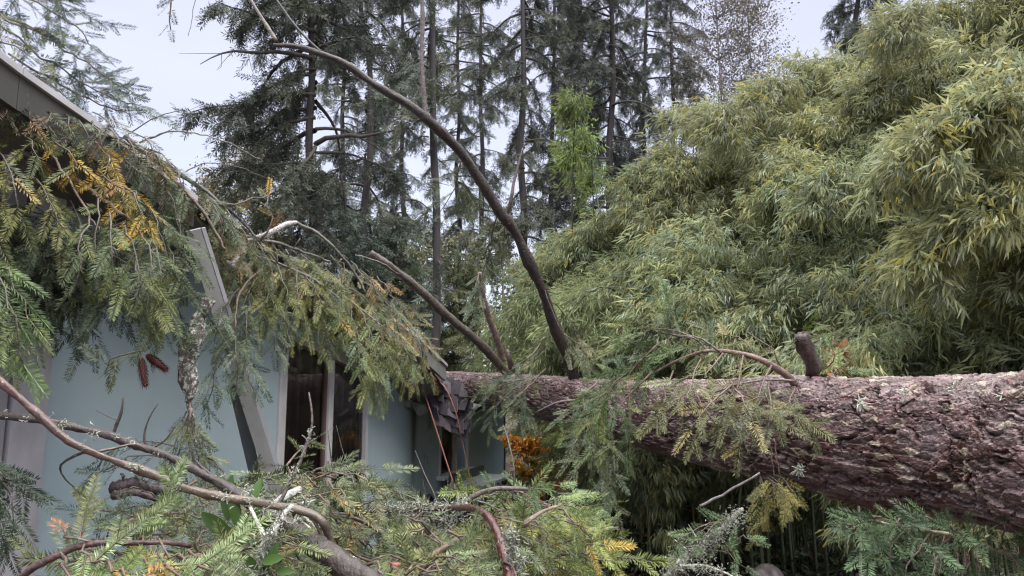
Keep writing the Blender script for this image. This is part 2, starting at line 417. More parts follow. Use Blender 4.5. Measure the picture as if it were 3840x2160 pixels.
# ------------------------------------------------------------------ house
A0 = np.array([-2.03, 3.2]); WU = unit(np.array([1.91, 6.8])); WN = np.array([WU[1], -WU[0]])
def W(s, n, z): q = A0 + WU * s + WN * n; return np.array([q[0], q[1], z])
def spx(px, n=0.):
    r = (px - 512) / F / CT           # good enough near the horizon
    a = A0 + WN * n
    return (r * a[1] - a[0]) / (WU[0] - r * WU[1])
def zpx(px, py, n=0.):
    s = spx(px, n); y = (A0 + WU * s + WN * n)[1]
    return P(px, py, y)[2]
def prism(mb, s0, s1, n0, n1, z0, z1, tint, z0b=None, z1b=None):
    z0b = z0 if z0b is None else z0b; z1b = z1 if z1b is None else z1b
    V = [W(s0, n0, z0), W(s1, n0, z0b), W(s1, n1, z0b), W(s0, n1, z0), W(s0, n0, z1), W(s1, n0, z1b), W(s1, n1, z1b), W(s0, n1, z1)]
    mb.add(V, [[0, 1, 2, 3], [7, 6, 5, 4], [0, 4, 5, 1], [1, 5, 6, 2], [2, 6, 7, 3], [3, 7, 4, 0]], tint)
def beam(mb, a, b, wv, hv, tint):
    """box from a to b with cross vectors wv, hv"""
    a, b, wv, hv = map(lambda q: np.asarray(q, float), (a, b, wv, hv))
    V = [a, a + wv, a + wv + hv, a + hv, b, b + wv, b + wv + hv, b + hv]
    mb.add(V, [[0, 1, 2, 3], [7, 6, 5, 4], [0, 4, 5, 1], [1, 5, 6, 2], [2, 6, 7, 3], [3, 7, 4, 0]], tint)

s_w0, s_w1, s_m, s_w2 = spx(283), spx(290), spx(334), spx(371)
s_v0, s_v1 = spx(441), spx(470); S_END = spx(504)
RS = [-2.6, -.62, -.2, .32, 1.86, 3.04, 3.9, 4.6, 5.6, S_END + .3]
RZ = [3.25, 2.72, 2.63, 2.50, 2.28, 2.04, 1.78, 1.64, 1.60, 1.62]
def zr(s): return float(np.interp(s, RS, RZ))
def build_house():
    base = W(3.5, -2, 0); root = thing('house', 'pale blue green house with its roof edge crushed beneath the fallen tree', 'house', base)
    wall = MB()
    def panel(s0, s1, z0, ztop):
        ns = max(2, int((s1 - s0) / .04)); nz_ = 60
        s = np.linspace(s0, s1, ns); V = []; T = []
        for a in s:
            zt = ztop if ztop is not None else zr(a) - .13
            for k in range(nz_):
                z = z0 + (zt - z0) * k / (nz_ - 1); V.append(W(a, 0, z))
                # the dark streak below the broken corner of the roof, and mildew towards the far end
                h = np.clip((z - .75) / .8, 0, 1); c = spx(416.5); ww = .035 + .05 * h
                st = math.exp(-((a - c) / ww) ** 2) * (1 if z > .72 else 0) * min(1, .35 + h) if z > .7 else 0
                st = max(st, .55 * math.exp(-((a - spx(432)) / .05) ** 2) * (z > 1.25))
                mil = float(np.interp(a, [1.5, 3.2, 4.5, 7], [.25, 1., .9, .6]))
                T.append((mil, min(.85, st), 0))
        i = np.arange(ns - 1)[:, None] * nz_; j = np.arange(nz_ - 1)[None]
        wall.add(V, np.stack([i + j, i + nz_ + j, i + nz_ + j + 1, i + j + 1], -1).reshape(-1, 4), np.array(T))
        zt0 = ztop if ztop is not None else zr(s0) - .13; zt1 = ztop if ztop is not None else zr(s1) - .13
        prism(wall, s0, s1, -.14, -.004, z0, zt0, (.2, 0, 0), z0, zt1)
    zh0, zh1 = zpx(290, 336), zpx(371, 376)
    panel(0, s_w0, -.2, None)
    panel(s_w2, s_v0, -.2, None)
    zs = zpx(455, 476)
    panel(s_v0, s_v1, -.2, zs)
    panel(s_v1, S_END, -.2, None)
    # wall strip over the tall windows and over the far window
    prism(wall, s_w0, s_w2, -.14, 0, zh0 + .03, zr(s_w0) - .13, (.3, .35, 0), zh1 + .03, zr(s_w2) - .13)
    prism(wall, s_v0, s_v1, -.14, 0, zpx(455, 402), zr(s_v0) - .13, (.3, .35, 0))
    prism(wall, s_w0, s_w2, -.14, 0, -.2, .12, (.6, 0, 0))
    prism(wall, S_END - .14, S_END, -4, -.14, -.2, 1.5, (.6, 0, 0))
    prism(wall, S_END, S_END + .02, -.14, .02, -.1, 1.5, (.6, .8, 0))
    wall.build('wall', M_WALL, root)
    # room behind the glass
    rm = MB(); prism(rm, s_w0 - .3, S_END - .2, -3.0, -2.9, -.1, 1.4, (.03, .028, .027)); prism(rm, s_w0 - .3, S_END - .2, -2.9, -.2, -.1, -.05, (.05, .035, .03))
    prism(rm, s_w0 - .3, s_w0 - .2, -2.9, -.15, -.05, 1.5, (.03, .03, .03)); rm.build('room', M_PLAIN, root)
    # corner board and the return wall beside it
    cb = MB(); prism(cb, -.17, -.003, -.14, .035, -.2, zr(-.1) - .14, (.46, .44, .47)); cb.build('corner_board', M_TRIM, root)
    rw = MB(); prism(rw, -3.2, -.173, -.14, -.03, -.2, 2.55, (.22, .21, .22)); prism(rw, -.27, -.19, -.028, .03, -.2, 2.6, (.3, .29, .31)); rw.build('side_wall', M_TRIM, root)
    # window frames
    wf = MB(); c = (.62, .60, .62)
    def jamb(s0, s1, zt): prism(wf, s0, s1, -.03, .012, .1, zt, c)
    zt = lambda s: float(np.interp(s, [s_w1, s_w2], [zh0, zh1]))
    jamb(s_w0 + .002, s_w1, zt(s_w0)); jamb(s_m - .035, s_m + .035, zt(s_m)); jamb(s_w2 - .045, s_w2 - .002, zt(s_w2))
    prism(wf, s_w0 - .04, s_w2 + .04, -.06, .03, zt(s_w0) - .005, zt(s_w0) + .075, (.34, .33, .31), zt(s_w2) - .005, zt(s_w2) + .075)
    prism(wf, s_w1, s_m - .036, -.05, -.02, .12, .17, (.45, .44, .45)); prism(wf, s_m + .036, s_w2 - .046, -.05, -.02, .12, .17, (.45, .44, .45))
    prism(wf, s_w1 + .001, s_w1 + .03, -.03, -.004, .17, zt(s_w1) - .01, (.2, .15, .13)); prism(wf, s_m - .065, s_m - .0365, -.03, -.004, .17, zt(s_m) - .01, (.13, .08, .07))
    f1 = wf.build('window', M_TRIM, root)
    def child(o, f=None): o.parent = f or f1; co = np.array([v.co[:] for v in o.data.vertices]) - base; o.data.vertices.foreach_set('co', co.astype(np.float32).ravel()); return o
    for a, b in ((s_w1 + .035, s_m - .07), (s_m + .036, s_w2 - .046)):
        g = MB(); g.add([W(a, -.018, .17), W(b, -.018, .17), W(b, -.018, zt(b) - .01), W(a, -.018, zt(a) - .01)], [[0, 1, 2, 3]], (1, 1, 1)); child(g.build('pane', M_GLASS, None))
    cu = MB()      # drawn brown curtain behind the first tall pane
    for (a0, a1, tc_) in ((s_w1 - .02, s_m + .02, (.085, .055, .048)), (s_m + .021, s_w2 + .02, (.12, .12, .11))):
        n = int((a1 - a0) / .018); ss = np.linspace(a0, a1, n); V = []
        for i, a in enumerate(ss):
            dn = -.05 + .008 * sin(i * .9) + .008 * sin(i * 2.3); V += [W(a, dn, .15), W(a, dn, zt(a))]
        cu.add(V, [[2 * i, 2 * i + 2, 2 * i + 3, 2 * i + 1] for i in range(n - 1)], tc_)
    child(cu.build('curtain', M_PLAIN, None, True))
    # far small window
    w2 = MB(); c = (.6, .59, .6); z0, z1 = zs, zpx(455, 402); sm = spx(457)
    prism(w2, s_v0 + .002, s_v0 + .05, -.03, .012, z0 + .05, z1, c); prism(w2, s_v1 - .05, s_v1 - .002, -.03, .012, z0 + .05, z1, c)
    prism(w2, sm - .02, sm + .02, -.05, .02, z0 + .05, z1 - .05, (.45, .42, .36)); prism(w2, s_v0 + .002, s_v1 - .002, -.06, .03, z1 - .05, z1 - .001, c)
    prism(w2, sm + .02, s_v1 - .05, -.045, .01, (z0 + z1) / 2, (z0 + z1) / 2 + .03, (.5, .5, .5))
    f2 = w2.build('window', M_TRIM, root)
    sl = MB(); prism(sl, s_v0 - .05, s_v1 + .05, -.06, .09, z0 + .005, z0 + .05, (.62, .61, .63)); child(sl.build('sill', M_TRIM, None), f2)
    g = MB(); g.add([W(s_v0 + .05, -.028, z0 + .05), W(s_v1 - .05, -.028, z0 + .05), W(s_v1 - .05, -.028, z1 - .05), W(s_v0 + .05, -.028, z1 - .05)], [[0, 1, 2, 3]], (1, 1, 1)); child(g.build('pane', M_GLASS, None), f2)
    g = MB(); prism(g, s_v0 + .05, sm - .02, -.05, -.04, z0 + .05, z1 - .05, (.12, .055, .04)); child(g.build('curtain', M_PLAIN, None), f2)
    # roof: sagging deck with shingles, soffit and fascia
    rf = MB(); ns, nn = 120, 36
    S_ = np.linspace(RS[0], RS[-1], ns); N_ = np.linspace(.42, -4.5, nn); V = []
    for a in S_:
        for b in N_:
            cr_ = math.exp(-((a - 4.2) / .9) ** 2) * math.exp(-((b - .2) / 1.5) ** 2)
            V.append(W(a, b, zr(a) - .22 * cr_ + .10 * cr_ * (vnoise(np.array([a * 3.]), np.array([b * 3.]), 5)[0] - .5) + .03 * max(0, -b)))
    V = np.array(V); i = np.arange(ns - 1)[:, None] * nn; j = np.arange(nn - 1)[None]
    Q = np.stack([i + j, i + j + 1, i + nn + j + 1, i + nn + j], -1).reshape(-1, 4)
    rf.add(V, Q, (.09, .08, .085)); V2 = V.copy(); V2[:, 2] -= .05; rf.add(V2, Q[:, ::-1], (.16, .16, .14))
    roof = rf.build('roof', M_SHINGLE, root)
    fa = MB(); fb = MB()
    for a, b, col in ((-2.6, -.62, (.055, .052, .042)), (-.62, -.2, (.055, .052, .042)), (-.2, .32, (.055, .052, .042)), (2.2, 3.04, (.2, .2, .19)), (3.04, 3.7, (.2, .2, .19))):
        fa_ = fa if a < 1 else fb
        beam(fa_, W(a, .422, zr(a) - .115), W(b - .002, .422, zr(b) - .115), WNv(.03), (0, 0, .125), col)
        beam(fa_, W(a, .422, zr(a) + .012), W(b - .002, .422, zr(b) + .012), WNv(.045), (0, 0, .025), (.42, .41, .42))
    fa.build('fascia', M_TRIM, root); fb.build('fascia', M_TRIM, root)
    # flap of torn shingles hanging at the crushed corner
    fl = MB(); c00, c10, c01, c11 = P(421, 374, 6.95), P(468, 386, 6.55), P(433, 420, 6.7), P(460, 429, 6.55)
    rows, cols = 7, 5
    for r in range(rows):
        for k in range(cols):
            v = (r + .1) / rows; u = (k + (r % 2) * .5 - .25 + rng.normal(0, .08)) / cols
            p = (c00 * (1 - u) + c10 * u) * (1 - v) + (c01 * (1 - u) + c11 * u) * v
            bul = sin(pi * np.clip(u, 0, 1)) * .10 * (1 - .3 * v) + .03 * v; p = p + np.array([WN[0], WN[1], 0]) * bul
            dn = unit((c01 * (1 - u) + c11 * u) - (c00 * (1 - u) + c10 * u) + rng.normal(0, .04, 3)); rt = unit(unit(c10 - c00) + rng.normal(0, .13, 3))
            out_ = unit(np.cross(rt, dn)); out_ = out_ * np.sign(out_ @ (CAM - p)); wd = .115; ht = .13
            beam(fl, p + out_ * rng.uniform(0, .02), p + dn * ht + out_ * rng.uniform(.01, .045), rt * wd, out_ * .006, np.array((.075, .062, .075)) * rng.uniform(.6, 1.4))
    # sheet under the shingles
    uu = np.linspace(-.02, 1.02, 9); V = []
    for v in uu:
        for u in uu:
            p = (c00 * (1 - u) + c10 * u) * (1 - v) + (c01 * (1 - u) + c11 * u) * v
            V.append(p + np.array([WN[0], WN[1], 0]) * (sin(pi * np.clip(u, 0, 1)) * .10 * (1 - .3 * v) + .03 * v - .02))
    fl.add(V, [[a * 9 + b, a * 9 + b + 1, a * 9 + b + 10, a * 9 + b + 9] for a in range(8) for b in range(8)], (.05, .045, .045))
    fl.build('torn_shingles', M_SHINGLE, root)
    sp_ = MB()
    for k in range(26):
        a = P(418 + rng.uniform(0, 9), 371 + rng.uniform(-3, 8), 6.9); b = P(428 + rng.uniform(0, 14), 384 + rng.uniform(-4, 14), 6.8 + rng.uniform(-.1, .1))
        tube(sp_, [a, (a + b) / 2 + rng.normal(0, .01, 3), b], [.008, .006, .001], 4, [(.32, .22, .15), (.22, .09, .06), (.12, .08, .07)][k % 3])
    for (a, b, t) in ((P(470, 389, 7.2), P(503, 407, 8.6), .03), (P(462, 383, 7.1), P(497, 409, 8.3), .022), (P(414, 352, 6.8), P(433, 369, 6.9), .03), (P(475, 402, 7.4), P(500, 403, 8.0), .02)):
        beam(sp_, a, b, (.0, .02, 0), (0, 0, t), (.34, .31, .28))
    sp_.build('splintered_lath', M_WOOD, root)
    # flood light
    fd = MB(); q = W(spx(408), .0, 1.52)
    tube(fd, [q, q + np.array([WN[0], WN[1], 0]) * .07], .045, 10, (.2, .2, .19))
    for k in (-1, 1):
        a = q + np.array([WN[0], WN[1], 0]) * .07; b = a + np.array([WN[0] * .12 + WU[0] * .07 * k, WN[1] * .12 + WU[1] * .07 * k, -.06]); tube(fd, [a, (a + b) / 2, b], [.02, .035, .055], 10, (.24, .24, .22))
    fd.build('flood_light', M_PLAIN, root)
    bx_ = MB(); s = spx(414); prism(bx_, s - .06, s + .07, .002, .09, zpx(414, 509), zpx(414, 493), (.05, .03, .03))
    tube(bx_, [W(s + .06, .08, .62), W(s + .10, .16, .66), W(s + .2, .14, .62), W(s + .26, .05, .55)], .022, 6, (.03, .03, .035))
    bx_.build('meter_box', M_PLAIN, root)
def WNv(k): return np.array([WN[0] * k, WN[1] * k, 0])
build_house()

def build_bench():
    s0, s1 = s_v0 - .05, s_v1 + .1; zt = zpx(455, 489, .3)
    root = thing('potting_bench', 'pale teal topped bench standing below the small far window', 'bench', W((s0 + s1) / 2, .3, 0))
    a = MB(); prism(a, s0, s1, .12, .5, zt - .03, zt, (.38, .42, .43)); a.build('bench_top', M_PLAIN, root)
    a = MB(); prism(a, s0 + .05, s1, .12, .16, zt + .003, zt + .09, (.05, .07, .068)); a.build('back_rail', M_PLAIN, root)
    for s in (s0 + .03, s1 - .08):
        for n in (.15, .44):
            a = MB(); prism(a, s, s + .05, n, n + .05, 0, zt - .032, (.06, .07, .065)); a.build('leg', M_PLAIN, root)
    a = MB(); prism(a, s0 + .085, s1 - .09, .16, .48, .22, .25, (.05, .05, .05)); a.build('shelf', M_PLAIN, root)
build_bench()

def build_board():
    a, b = P(186, 232, 3.12), P(272, 500, 3.75); t = unit(b - a)
    root = thing('broken_fascia_board', 'long grey fascia board fallen from the eave and leaning across the wall', 'board', b)
    rt = unit(np.cross(t, unit(CAM - (a + b) / 2))); rt = rt * np.sign(rt[0]); fn = unit(np.cross(t, rt)); fn = fn * np.sign(fn @ (CAM - a)) 
    m_ = MB(); beam(m_, a, b, rt * .062, -fn * .025, (.36, .36, .345)); m_.build('face_board', M_TRIM, root)
    m_ = MB(); beam(m_, a + rt * .065 - fn * .01, b + rt * .065 - fn * .012, rt * .016, fn * .012, (.52, .51, .53)); m_.build('drip_edge', M_TRIM, root)
    m_ = MB(); beam(m_, a * .45 + b * .55 - rt * .03 - fn * .04, b - rt * .075 - fn * .05, rt * .055, -fn * .03, (.10, .115, .13)); m_.build('rafter_end', M_TRIM, root)
build_board()

def cable(pts, r, label):
    q = [P(*a) for a in pts]; m_ = MB(); tube(m_, spline(q, 40), r, 6, (.30, .12, .09))
    o = m_.build('hanging_cable', M_CABLE, None, True); tag(o, label, 'cable', 'cables hanging from the crushed eave')
cable([(416, 366, 6.75), (430, 410, 6.6), (444, 454, 6.5), (459, 500, 6.3)], .0075, 'straight reddish cable hanging from the eave, left of the shingle flap')
cable([(423, 374, 6.7), (443, 385, 6.55), (455, 410, 6.5), (460, 430, 6.5), (464, 450, 6.5), (471, 482, 6.4)], .0055, 'kinked thin reddish cable draped over the torn shingle flap')

# ------------------------------------------------------------------ fallen tree
TA, TB = P(1120, 462, 2.15), P(430, 382, 7.62)
TP = [np.array([4.0, -2.3, 1.25]), np.array([3.5, -1.25, 1.31]), np.array([2.99, -.2, 1.35]), np.array([2.46, .9, 1.385]), P(1200, 471, 1.97), P(1024, 452, 2.46), P(880, 442, 2.95), P(800, 432, 3.32), P(700, 419.5, 3.94), P(644, 413.5, 4.42), P(583, 403.5, 5.06), P(500, 391, 6.2), P(440, 383.5, 7.55), P(426, 381, 7.9)]
TR = [.36, .335, .31, .288, .268, .245, .24, .222, .204, .178, .156, .132, .11, .10]
def build_fallen_tree():
    root = thing('fallen_tree', 'huge fallen fir trunk with shaggy reddish bark lying across the crushed roof', 'fallen tree', P(880, 505, 2.95))
    n, m_ = 2100, 380
    c = spline(TP, 900); ln = np.concatenate([[0], np.cumsum(np.linalg.norm(np.diff(c, axis=0), axis=1))])
    r = np.interp(np.linspace(0, 1, 900), np.linspace(0, 1, len(TR)), TR); lu = np.linspace(0, ln[-1], n)
    r = np.interp(lu, ln, r); c = np.stack([np.interp(lu, ln, c[:, q_]) for q_ in range(3)], -1)
    r = np.convolve(np.pad(r, 80, mode='edge'), np.ones(161) / 161, mode='valid'); ln = lu
    T = np.gradient(c, axis=0); T /= np.linalg.norm(T, axis=1)[:, None]
    Aa = np.cross(T, [0, 0, 1.]); Aa /= np.linalg.norm(Aa, axis=1)[:, None]; Bb = np.cross(Aa, T)
    th = np.arange(m_) / m_ * 2 * pi
    a = np.repeat(ln[:, None], m_, 1); K = 30; b = np.repeat((th / (2 * pi))[None], n, 0)
    wx = (vnoise(a * 9, b * 24, 11, 24) - .5); wy = (vnoise(a * 14, b * 24, 12, 24) - .5)
    wx2 = (vnoise(a * 40, b * 90, 21, 90) - .5); wy2 = (vnoise(a * 40, b * 90, 22, 90) - .5)
    x = a / .24 + wx * 1.1 + wx2 * .22; y = b * K + wy * 2.0 + wy2 * .35
    f1, f2, idv, dy = worley(x, y, 31, K)
    x3 = a / .055 + wx2 * .5; y3 = b * 72 + wy2 * .5
    g1, g2, idg, dy3 = worley(x3, y3, 41, 72)
    e1 = np.clip((f2 - f1) / .09, 0, 1); e3 = np.clip((g2 - g1) / .14, 0, 1)
    fine = vnoise(a * 160, b * 420, 51, 420) - .5; fine2 = vnoise(a * 60, b * 200, 52, 200) - .5
    h = e1 * (.008 + .010 * idv) + (1 - e1) * -.008 + e3 * .009 * idg + fine * .003 + fine2 * .003
    h += e1 * np.clip(-dy, -.6, .6) * .008 + e3 * np.clip(-dy3, -.6, .6) * .004          # plates lift along one edge
    lump = (vnoise(a * 2.2, b * 7, 61, 7) - .5) * .03
    sc = (r / .25)[:, None] ** .7
    R = r[:, None] + h * sc + lump * sc
    V = c[:, None] + R[..., None] * (np.cos(th)[None, :, None] * Aa[:, None] + np.sin(th)[None, :, None] * Bb[:, None])
    crack = (1 - e1) ** 1.5
    plate = np.array((.10, .042, .034)) * (.35 + 1.0 * idg[..., None]) * (.8 + .4 * idv[..., None])
    greyish = np.array((.31, .235, .25))
    up = np.clip(.5 + wx * 1.1 + fine2 * .8 + .55 * (idg - .5), 0, 1)[..., None] ** 1.5
    col = plate * (1 - up * .52) + greyish * up * .52
    pale = (idg > .93)[..., None] * e3[..., None]; col = col * (1 - pale * .6) + np.array((.42, .38, .28)) * pale * .6
    cc = np.clip(crack + (1 - e3) * .25, 0, 1)[..., None]; col = col * (1 - cc * .8) + np.array((.035, .022, .02)) * cc * .8
    i = np.arange(n - 1)[:, None] * m_; j = np.arange(m_)[None]; k = (j + 1) % m_
    Q = np.stack([i + j, i + k, i + m_ + k, i + m_ + j], -1).reshape(-1, 4)
    mb = MB(); mb.add(V.reshape(-1, 3), Q, col.reshape(-1, 3)); mb.build('trunk', M_TRUNK, root, False)
    cap = MB(); ring = V[0]; k_ = np.arange(0, m_, 2); cv = np.vstack([ring, c[0] + T[0] * .02])
    cap.add(cv, np.stack([np.full(len(k_), m_), k_, (k_ + 1) % m_, (k_ + 2) % m_], -1), (.35, .24, .15)); cap.build('cut_end', M_WOOD, root)
    # torn end over the roof
    e = MB(); ax = unit(c[-1] - c[-20])
    for k in range(60):
        ph = rng.uniform(0, 2 * pi); rr = .095 * rng.random() ** .5; q = c[-1] + (Aa[-1] * cos(ph) + Bb[-1] * sin(ph)) * rr
        tube(e, [q - ax * .05, q + ax * rng.uniform(.02, .16) + rng.normal(0, .008, 3)], [.016, .002], 4, np.array((.42, .30, .22)) * rng.uniform(.6, 1.2))
    e.build('torn_end', M_WOOD, root)
    # limbs
    def limb(pts, rad, name='limb', tint=(.15, .115, .11), mat=M_BARK, jit=.05, parent=root, lumps=.15):
        q = [P(*p) for p in pts]; ln = sum(np.linalg.norm(q[i + 1] - q[i]) for i in range(len(q) - 1)); n_ = max(10, int(ln / .025))
        cc_ = spline(q, n_); rr = np.interp(np.linspace(0, 1, n_), np.linspace(0, 1, len(rad)), rad)
        kn = vnoise(np.arange(n_) * .18 + rng.random() * 90, np.zeros(n_), 5); rr = rr * (1 - lumps / 2 + lumps * kn + .25 * lumps * (kn > .85))
        cc_ = cc_ + np.stack([vnoise(np.arange(n_) * .1 + 7 * s_, np.zeros(n_), s_) - .5 for s_ in (1, 2, 3)], -1) * rad[0] * .4
        mb = MB(); tube(mb, cc_, rr, 18, tint, jit * 1.3); o = mb.build(name, mat, root, True)
        if parent is not root:
            o.parent = parent; o.data.vertices.foreach_set('co', (np.array([v.co[:] for v in o.data.vertices]) + np.array(root.location) * 0).ravel())
        return o
    big = limb([(575, 385, 5.15), (568, 360, 5.05), (556, 330, 4.9), (545, 295, 4.75), (530, 262, 4.6), (514, 232, 4.5), (497, 210, 4.4), (480, 182, 4.3), (462, 155, 4.2), (445, 136, 4.1), (425, 118, 4.0), (400, 100, 3.95), (372, 82, 3.9), (345, 65, 3.85), (318, 54, 3.8), (295, 47, 3.8), (273, 45, 3.8)],
               [.036, .034, .034, .033, .032, .031, .032, .029, .028, .027, .027, .024, .021, .018, .017, .015, .012], tint=(.040, .029, .027), lumps=.3)
    limb([(425, 118, 4.0), (424, 95, 4.0), (422, 60, 4.0), (423, 20, 4.0), (421, -25, 4.0)], [.016, .013, .012, .012, .010], tint=(.10, .075, .072))
    limb([(276, 41, 3.8), (268, 28, 3.8), (258, 12, 3.8), (246, -8, 3.8)], [.010, .009, .008, .007], tint=(.2, .17, .15))
    limb([(322, 53, 3.8), (308, 40, 3.8), (292, 22, 3.8), (280, 5, 3.8), (270, -10, 3.8)], [.007, .006, .006, .006, .005], tint=(.05, .045, .045))
    limb([(507, 216, 4.45), (511, 200, 4.4), (514, 182, 4.4), (519, 163, 4.4), (523, 148, 4.4)], [.012, .011, .009, .007, .004], tint=(.12, .085, .08))
    limb([(509, 377, 6.05), (500, 366, 5.95), (480, 343, 5.7), (455, 321, 5.5), (430, 300, 5.35), (405, 279, 5.2), (385, 264, 5.1), (370, 253, 5.05)], [.036, .034, .033, .032, .031, .028, .026, .023], tint=(.085, .068, .056), lumps=.25)
    limb([(503, 362, 6.4), (497, 340, 6.3), (490, 320, 6.2), (484, 297, 6.1), (480, 272, 6.0)], [.03, .028, .027, .024, .02], tint=(.15, .1, .09))
    limb([(513, 376, 6.1), (511, 366, 6.05), (509, 358, 6.0), (507, 350, 6.0)], [.03, .027, .02, .012], tint=(.1, .07, .065), name='branch_stub')
    limb([(817, 388, 3.25), (814, 374, 3.2), (809, 358, 3.17), (804, 345, 3.15), (801, 336, 3.14)], [.050, .040, .032, .031, .027], tint=(.065, .042, .038), name='branch_stub', jit=.13, lumps=.35)
    limb([(796, 386, 3.2), (784, 374, 3.1), (768, 364, 3.05), (752, 357, 3.05), (730, 352, 3.1), (708, 351, 3.15), (692, 355, 3.2), (672, 363, 3.25), (655, 372, 3.3)], [.017, .015, .013, .011, .009, .008, .007, .006, .004], tint=(.2, .13, .11))
    limb([(708, 351, 3.15), (700, 343, 3.2), (690, 337, 3.2), (672, 335, 3.25)], [.005, .004, .004, .002])
    limb([(795, 381, 3.05), (770, 380, 3.0), (740, 384, 2.95), (700, 398, 3.0)], [.005, .004, .004, .002])
    limb([(590, 400, 4.8), (560, 402, 4.75), (537, 412, 4.8)], [.008, .007, .004])
    limb([(560, 330, 4.75), (548, 300, 4.7), (545, 290, 4.7)], [.004, .003, .002])
    # sprays still on the limbs: light green, lying over the trunk
    sp = Spray(); wd = MB()
    B = lambda pts, **k: bough(sp, wd, [P(*p) for p in pts], **k)
    LG = [((.11, .155, .055), 5), ((.09, .135, .055), 4), ((.15, .175, .055), 3), ((.09, .13, .07), 3)]
    for pts in ([(700, 352, 3.2), (670, 345, 3.3), (640, 352, 3.4), (612, 372, 3.5)], [(690, 340, 3.25), (655, 332, 3.4), (620, 345, 3.6)],
                [(655, 372, 3.3), (630, 392, 3.3), (615, 420, 3.3), (610, 455, 3.3)], [(640, 365, 3.4), (612, 385, 3.4), (596, 420, 3.4), (592, 470, 3.4)],
                [(660, 345, 3.3), (632, 368, 3.35), (612, 392, 3.4)],
                [(720, 352, 3.1), (700, 338, 3.2), (670, 328, 3.3), (640, 334, 3.4)], [(630, 380, 3.4), (612, 384, 3.5), (600, 400, 3.6)]):
        B(pts, L=.22, gap=.05, pal=LG, r0=.005, r1=.002, droop=.8, hang=.15, face=.5)
    for pts in ([(745, 356, 3.0), (740, 384, 2.9), (725, 410, 2.9), (718, 430, 2.9)], [(770, 380, 3.0), (772, 405, 2.85), (770, 432, 2.8)],
                [(770, 366, 3.0), (760, 392, 2.9), (740, 405, 2.85)], [(700, 398, 3.0), (708, 415, 2.9), (716, 425, 2.9)],
                [(742, 384, 2.95), (720, 395, 2.85), (700, 415, 2.8), (692, 432, 2.8)], [(700, 360, 3.1), (690, 385, 2.9), (684, 405, 2.85)], [(675, 372, 3.2), (665, 395, 3.0), (655, 412, 3.0)], [(730, 384, 2.95), (742, 400, 2.8), (752, 420, 2.75)], [(720, 356, 3.1), (700, 376, 3.0), (672, 380, 3.0)], [(785, 372, 3.1), (770, 345, 3.1), (748, 335, 3.15)], [(760, 360, 3.05), (742, 340, 3.1), (712, 332, 3.2)], [(795, 386, 3.1), (788, 400, 2.9), (776, 415, 2.85)]):
        B(pts, L=.17, gap=.06, pal=[((.15, .155, .065), 4), ((.15, .17, .08), 4), ((.24, .2, .08), 1)], r0=.004, r1=.002, droop=.8, hang=.2, face=.5)
    for pts in ([(818, 372, 3.2), (835, 358, 3.1), (850, 345, 3.1)], [(815, 380, 3.3), (840, 368, 3.4), (862, 372, 3.6)], [(801, 336, 3.14), (805, 331, 3.14)]):
        B(pts, L=.14, gap=.06, pal=FRESH, r0=.003, r1=.002, droop=.3, hang=0., face=.6)
    # darker hanging sprays around the far limbs
    OG = [((.10, .13, .065), 5), ((.13, .15, .08), 4), ((.085, .12, .075), 4), ((.17, .17, .09), 2)]
    for pts in ([(480, 185, 4.5), (478, 205, 4.6), (470, 235, 4.7), (462, 262, 4.8)], [(497, 212, 4.6), (492, 240, 4.8), (483, 275, 5.0), (478, 300, 5.0)],
                [(462, 160, 4.3), (455, 185, 4.4), (440, 215, 4.6)], [(505, 225, 4.7), (504, 250, 4.9)], [(480, 272, 6.0), (474, 292, 5.9)],
                [(530, 378, 5.6), (515, 388, 5.4), (503, 398, 5.2), (496, 408, 5.2)],
                [(545, 370, 5.2), (530, 385, 5.0), (522, 394, 4.9), (516, 404, 4.9)], [(556, 330, 5.0), (575, 340, 5.0), (588, 362, 5.0), (592, 380, 5.0)],
                [(550, 300, 5.0), (565, 315, 5.1), (578, 335, 5.1)],
                [(540, 375, 5.5), (520, 380, 5.4), (500, 386, 5.3), (488, 396, 5.3)], [(590, 385, 4.8), (585, 410, 4.6), (590, 440, 4.5), (600, 470, 4.4)],
                [(540, 345, 5.3), (528, 358, 5.2), (505, 372, 5.2)],
                [(600, 380, 4.3), (585, 395, 4.2), (584, 412, 4.1), (592, 432, 4.0)], [(610, 385, 4.2), (602, 415, 4.0), (600, 450, 3.9), (607, 488, 3.8)]):
        B(pts, L=.22, gap=.055, pal=OG, r0=.005, r1=.002, droop=1.4, hang=.4, face=.5)
    wd.build('small_branches', M_BARK, root, True)
    sp.tw.build('twigs', M_BARK, root, True)
    fo = MB(); sp.foliage(fo, TW); fo.build('needles', M_NEEDLE, root)
    # loose roots of bark, tufts of lichen under the trunk
    lf = MB()
    for (px, py, d, n_) in ((758, 461, 3.35, 90), (742, 425, 3.0, 40), (800, 470, 3.0, 30), (860, 402, 2.7, 14), (952, 388, 2.4, 10), (1002, 398, 2.3, 10), (905, 392, 2.6, 12), (930, 470, 2.6, 16)):
        q = P(px, py, d)
        for k in range(n_):
            dv = unit(rng.normal(0, 1, 3)); tube(lf, [q + rng.normal(0, .008, 3), q + dv * .018, q + dv * .03 + rng.normal(0, .006, 3)], [.0022, .002, .001], 4, np.array((.5, .52, .44)) * rng.uniform(.7, 1.1), cap=False)
    lf.build('lichen', M_LFL, root)
build_fallen_tree()

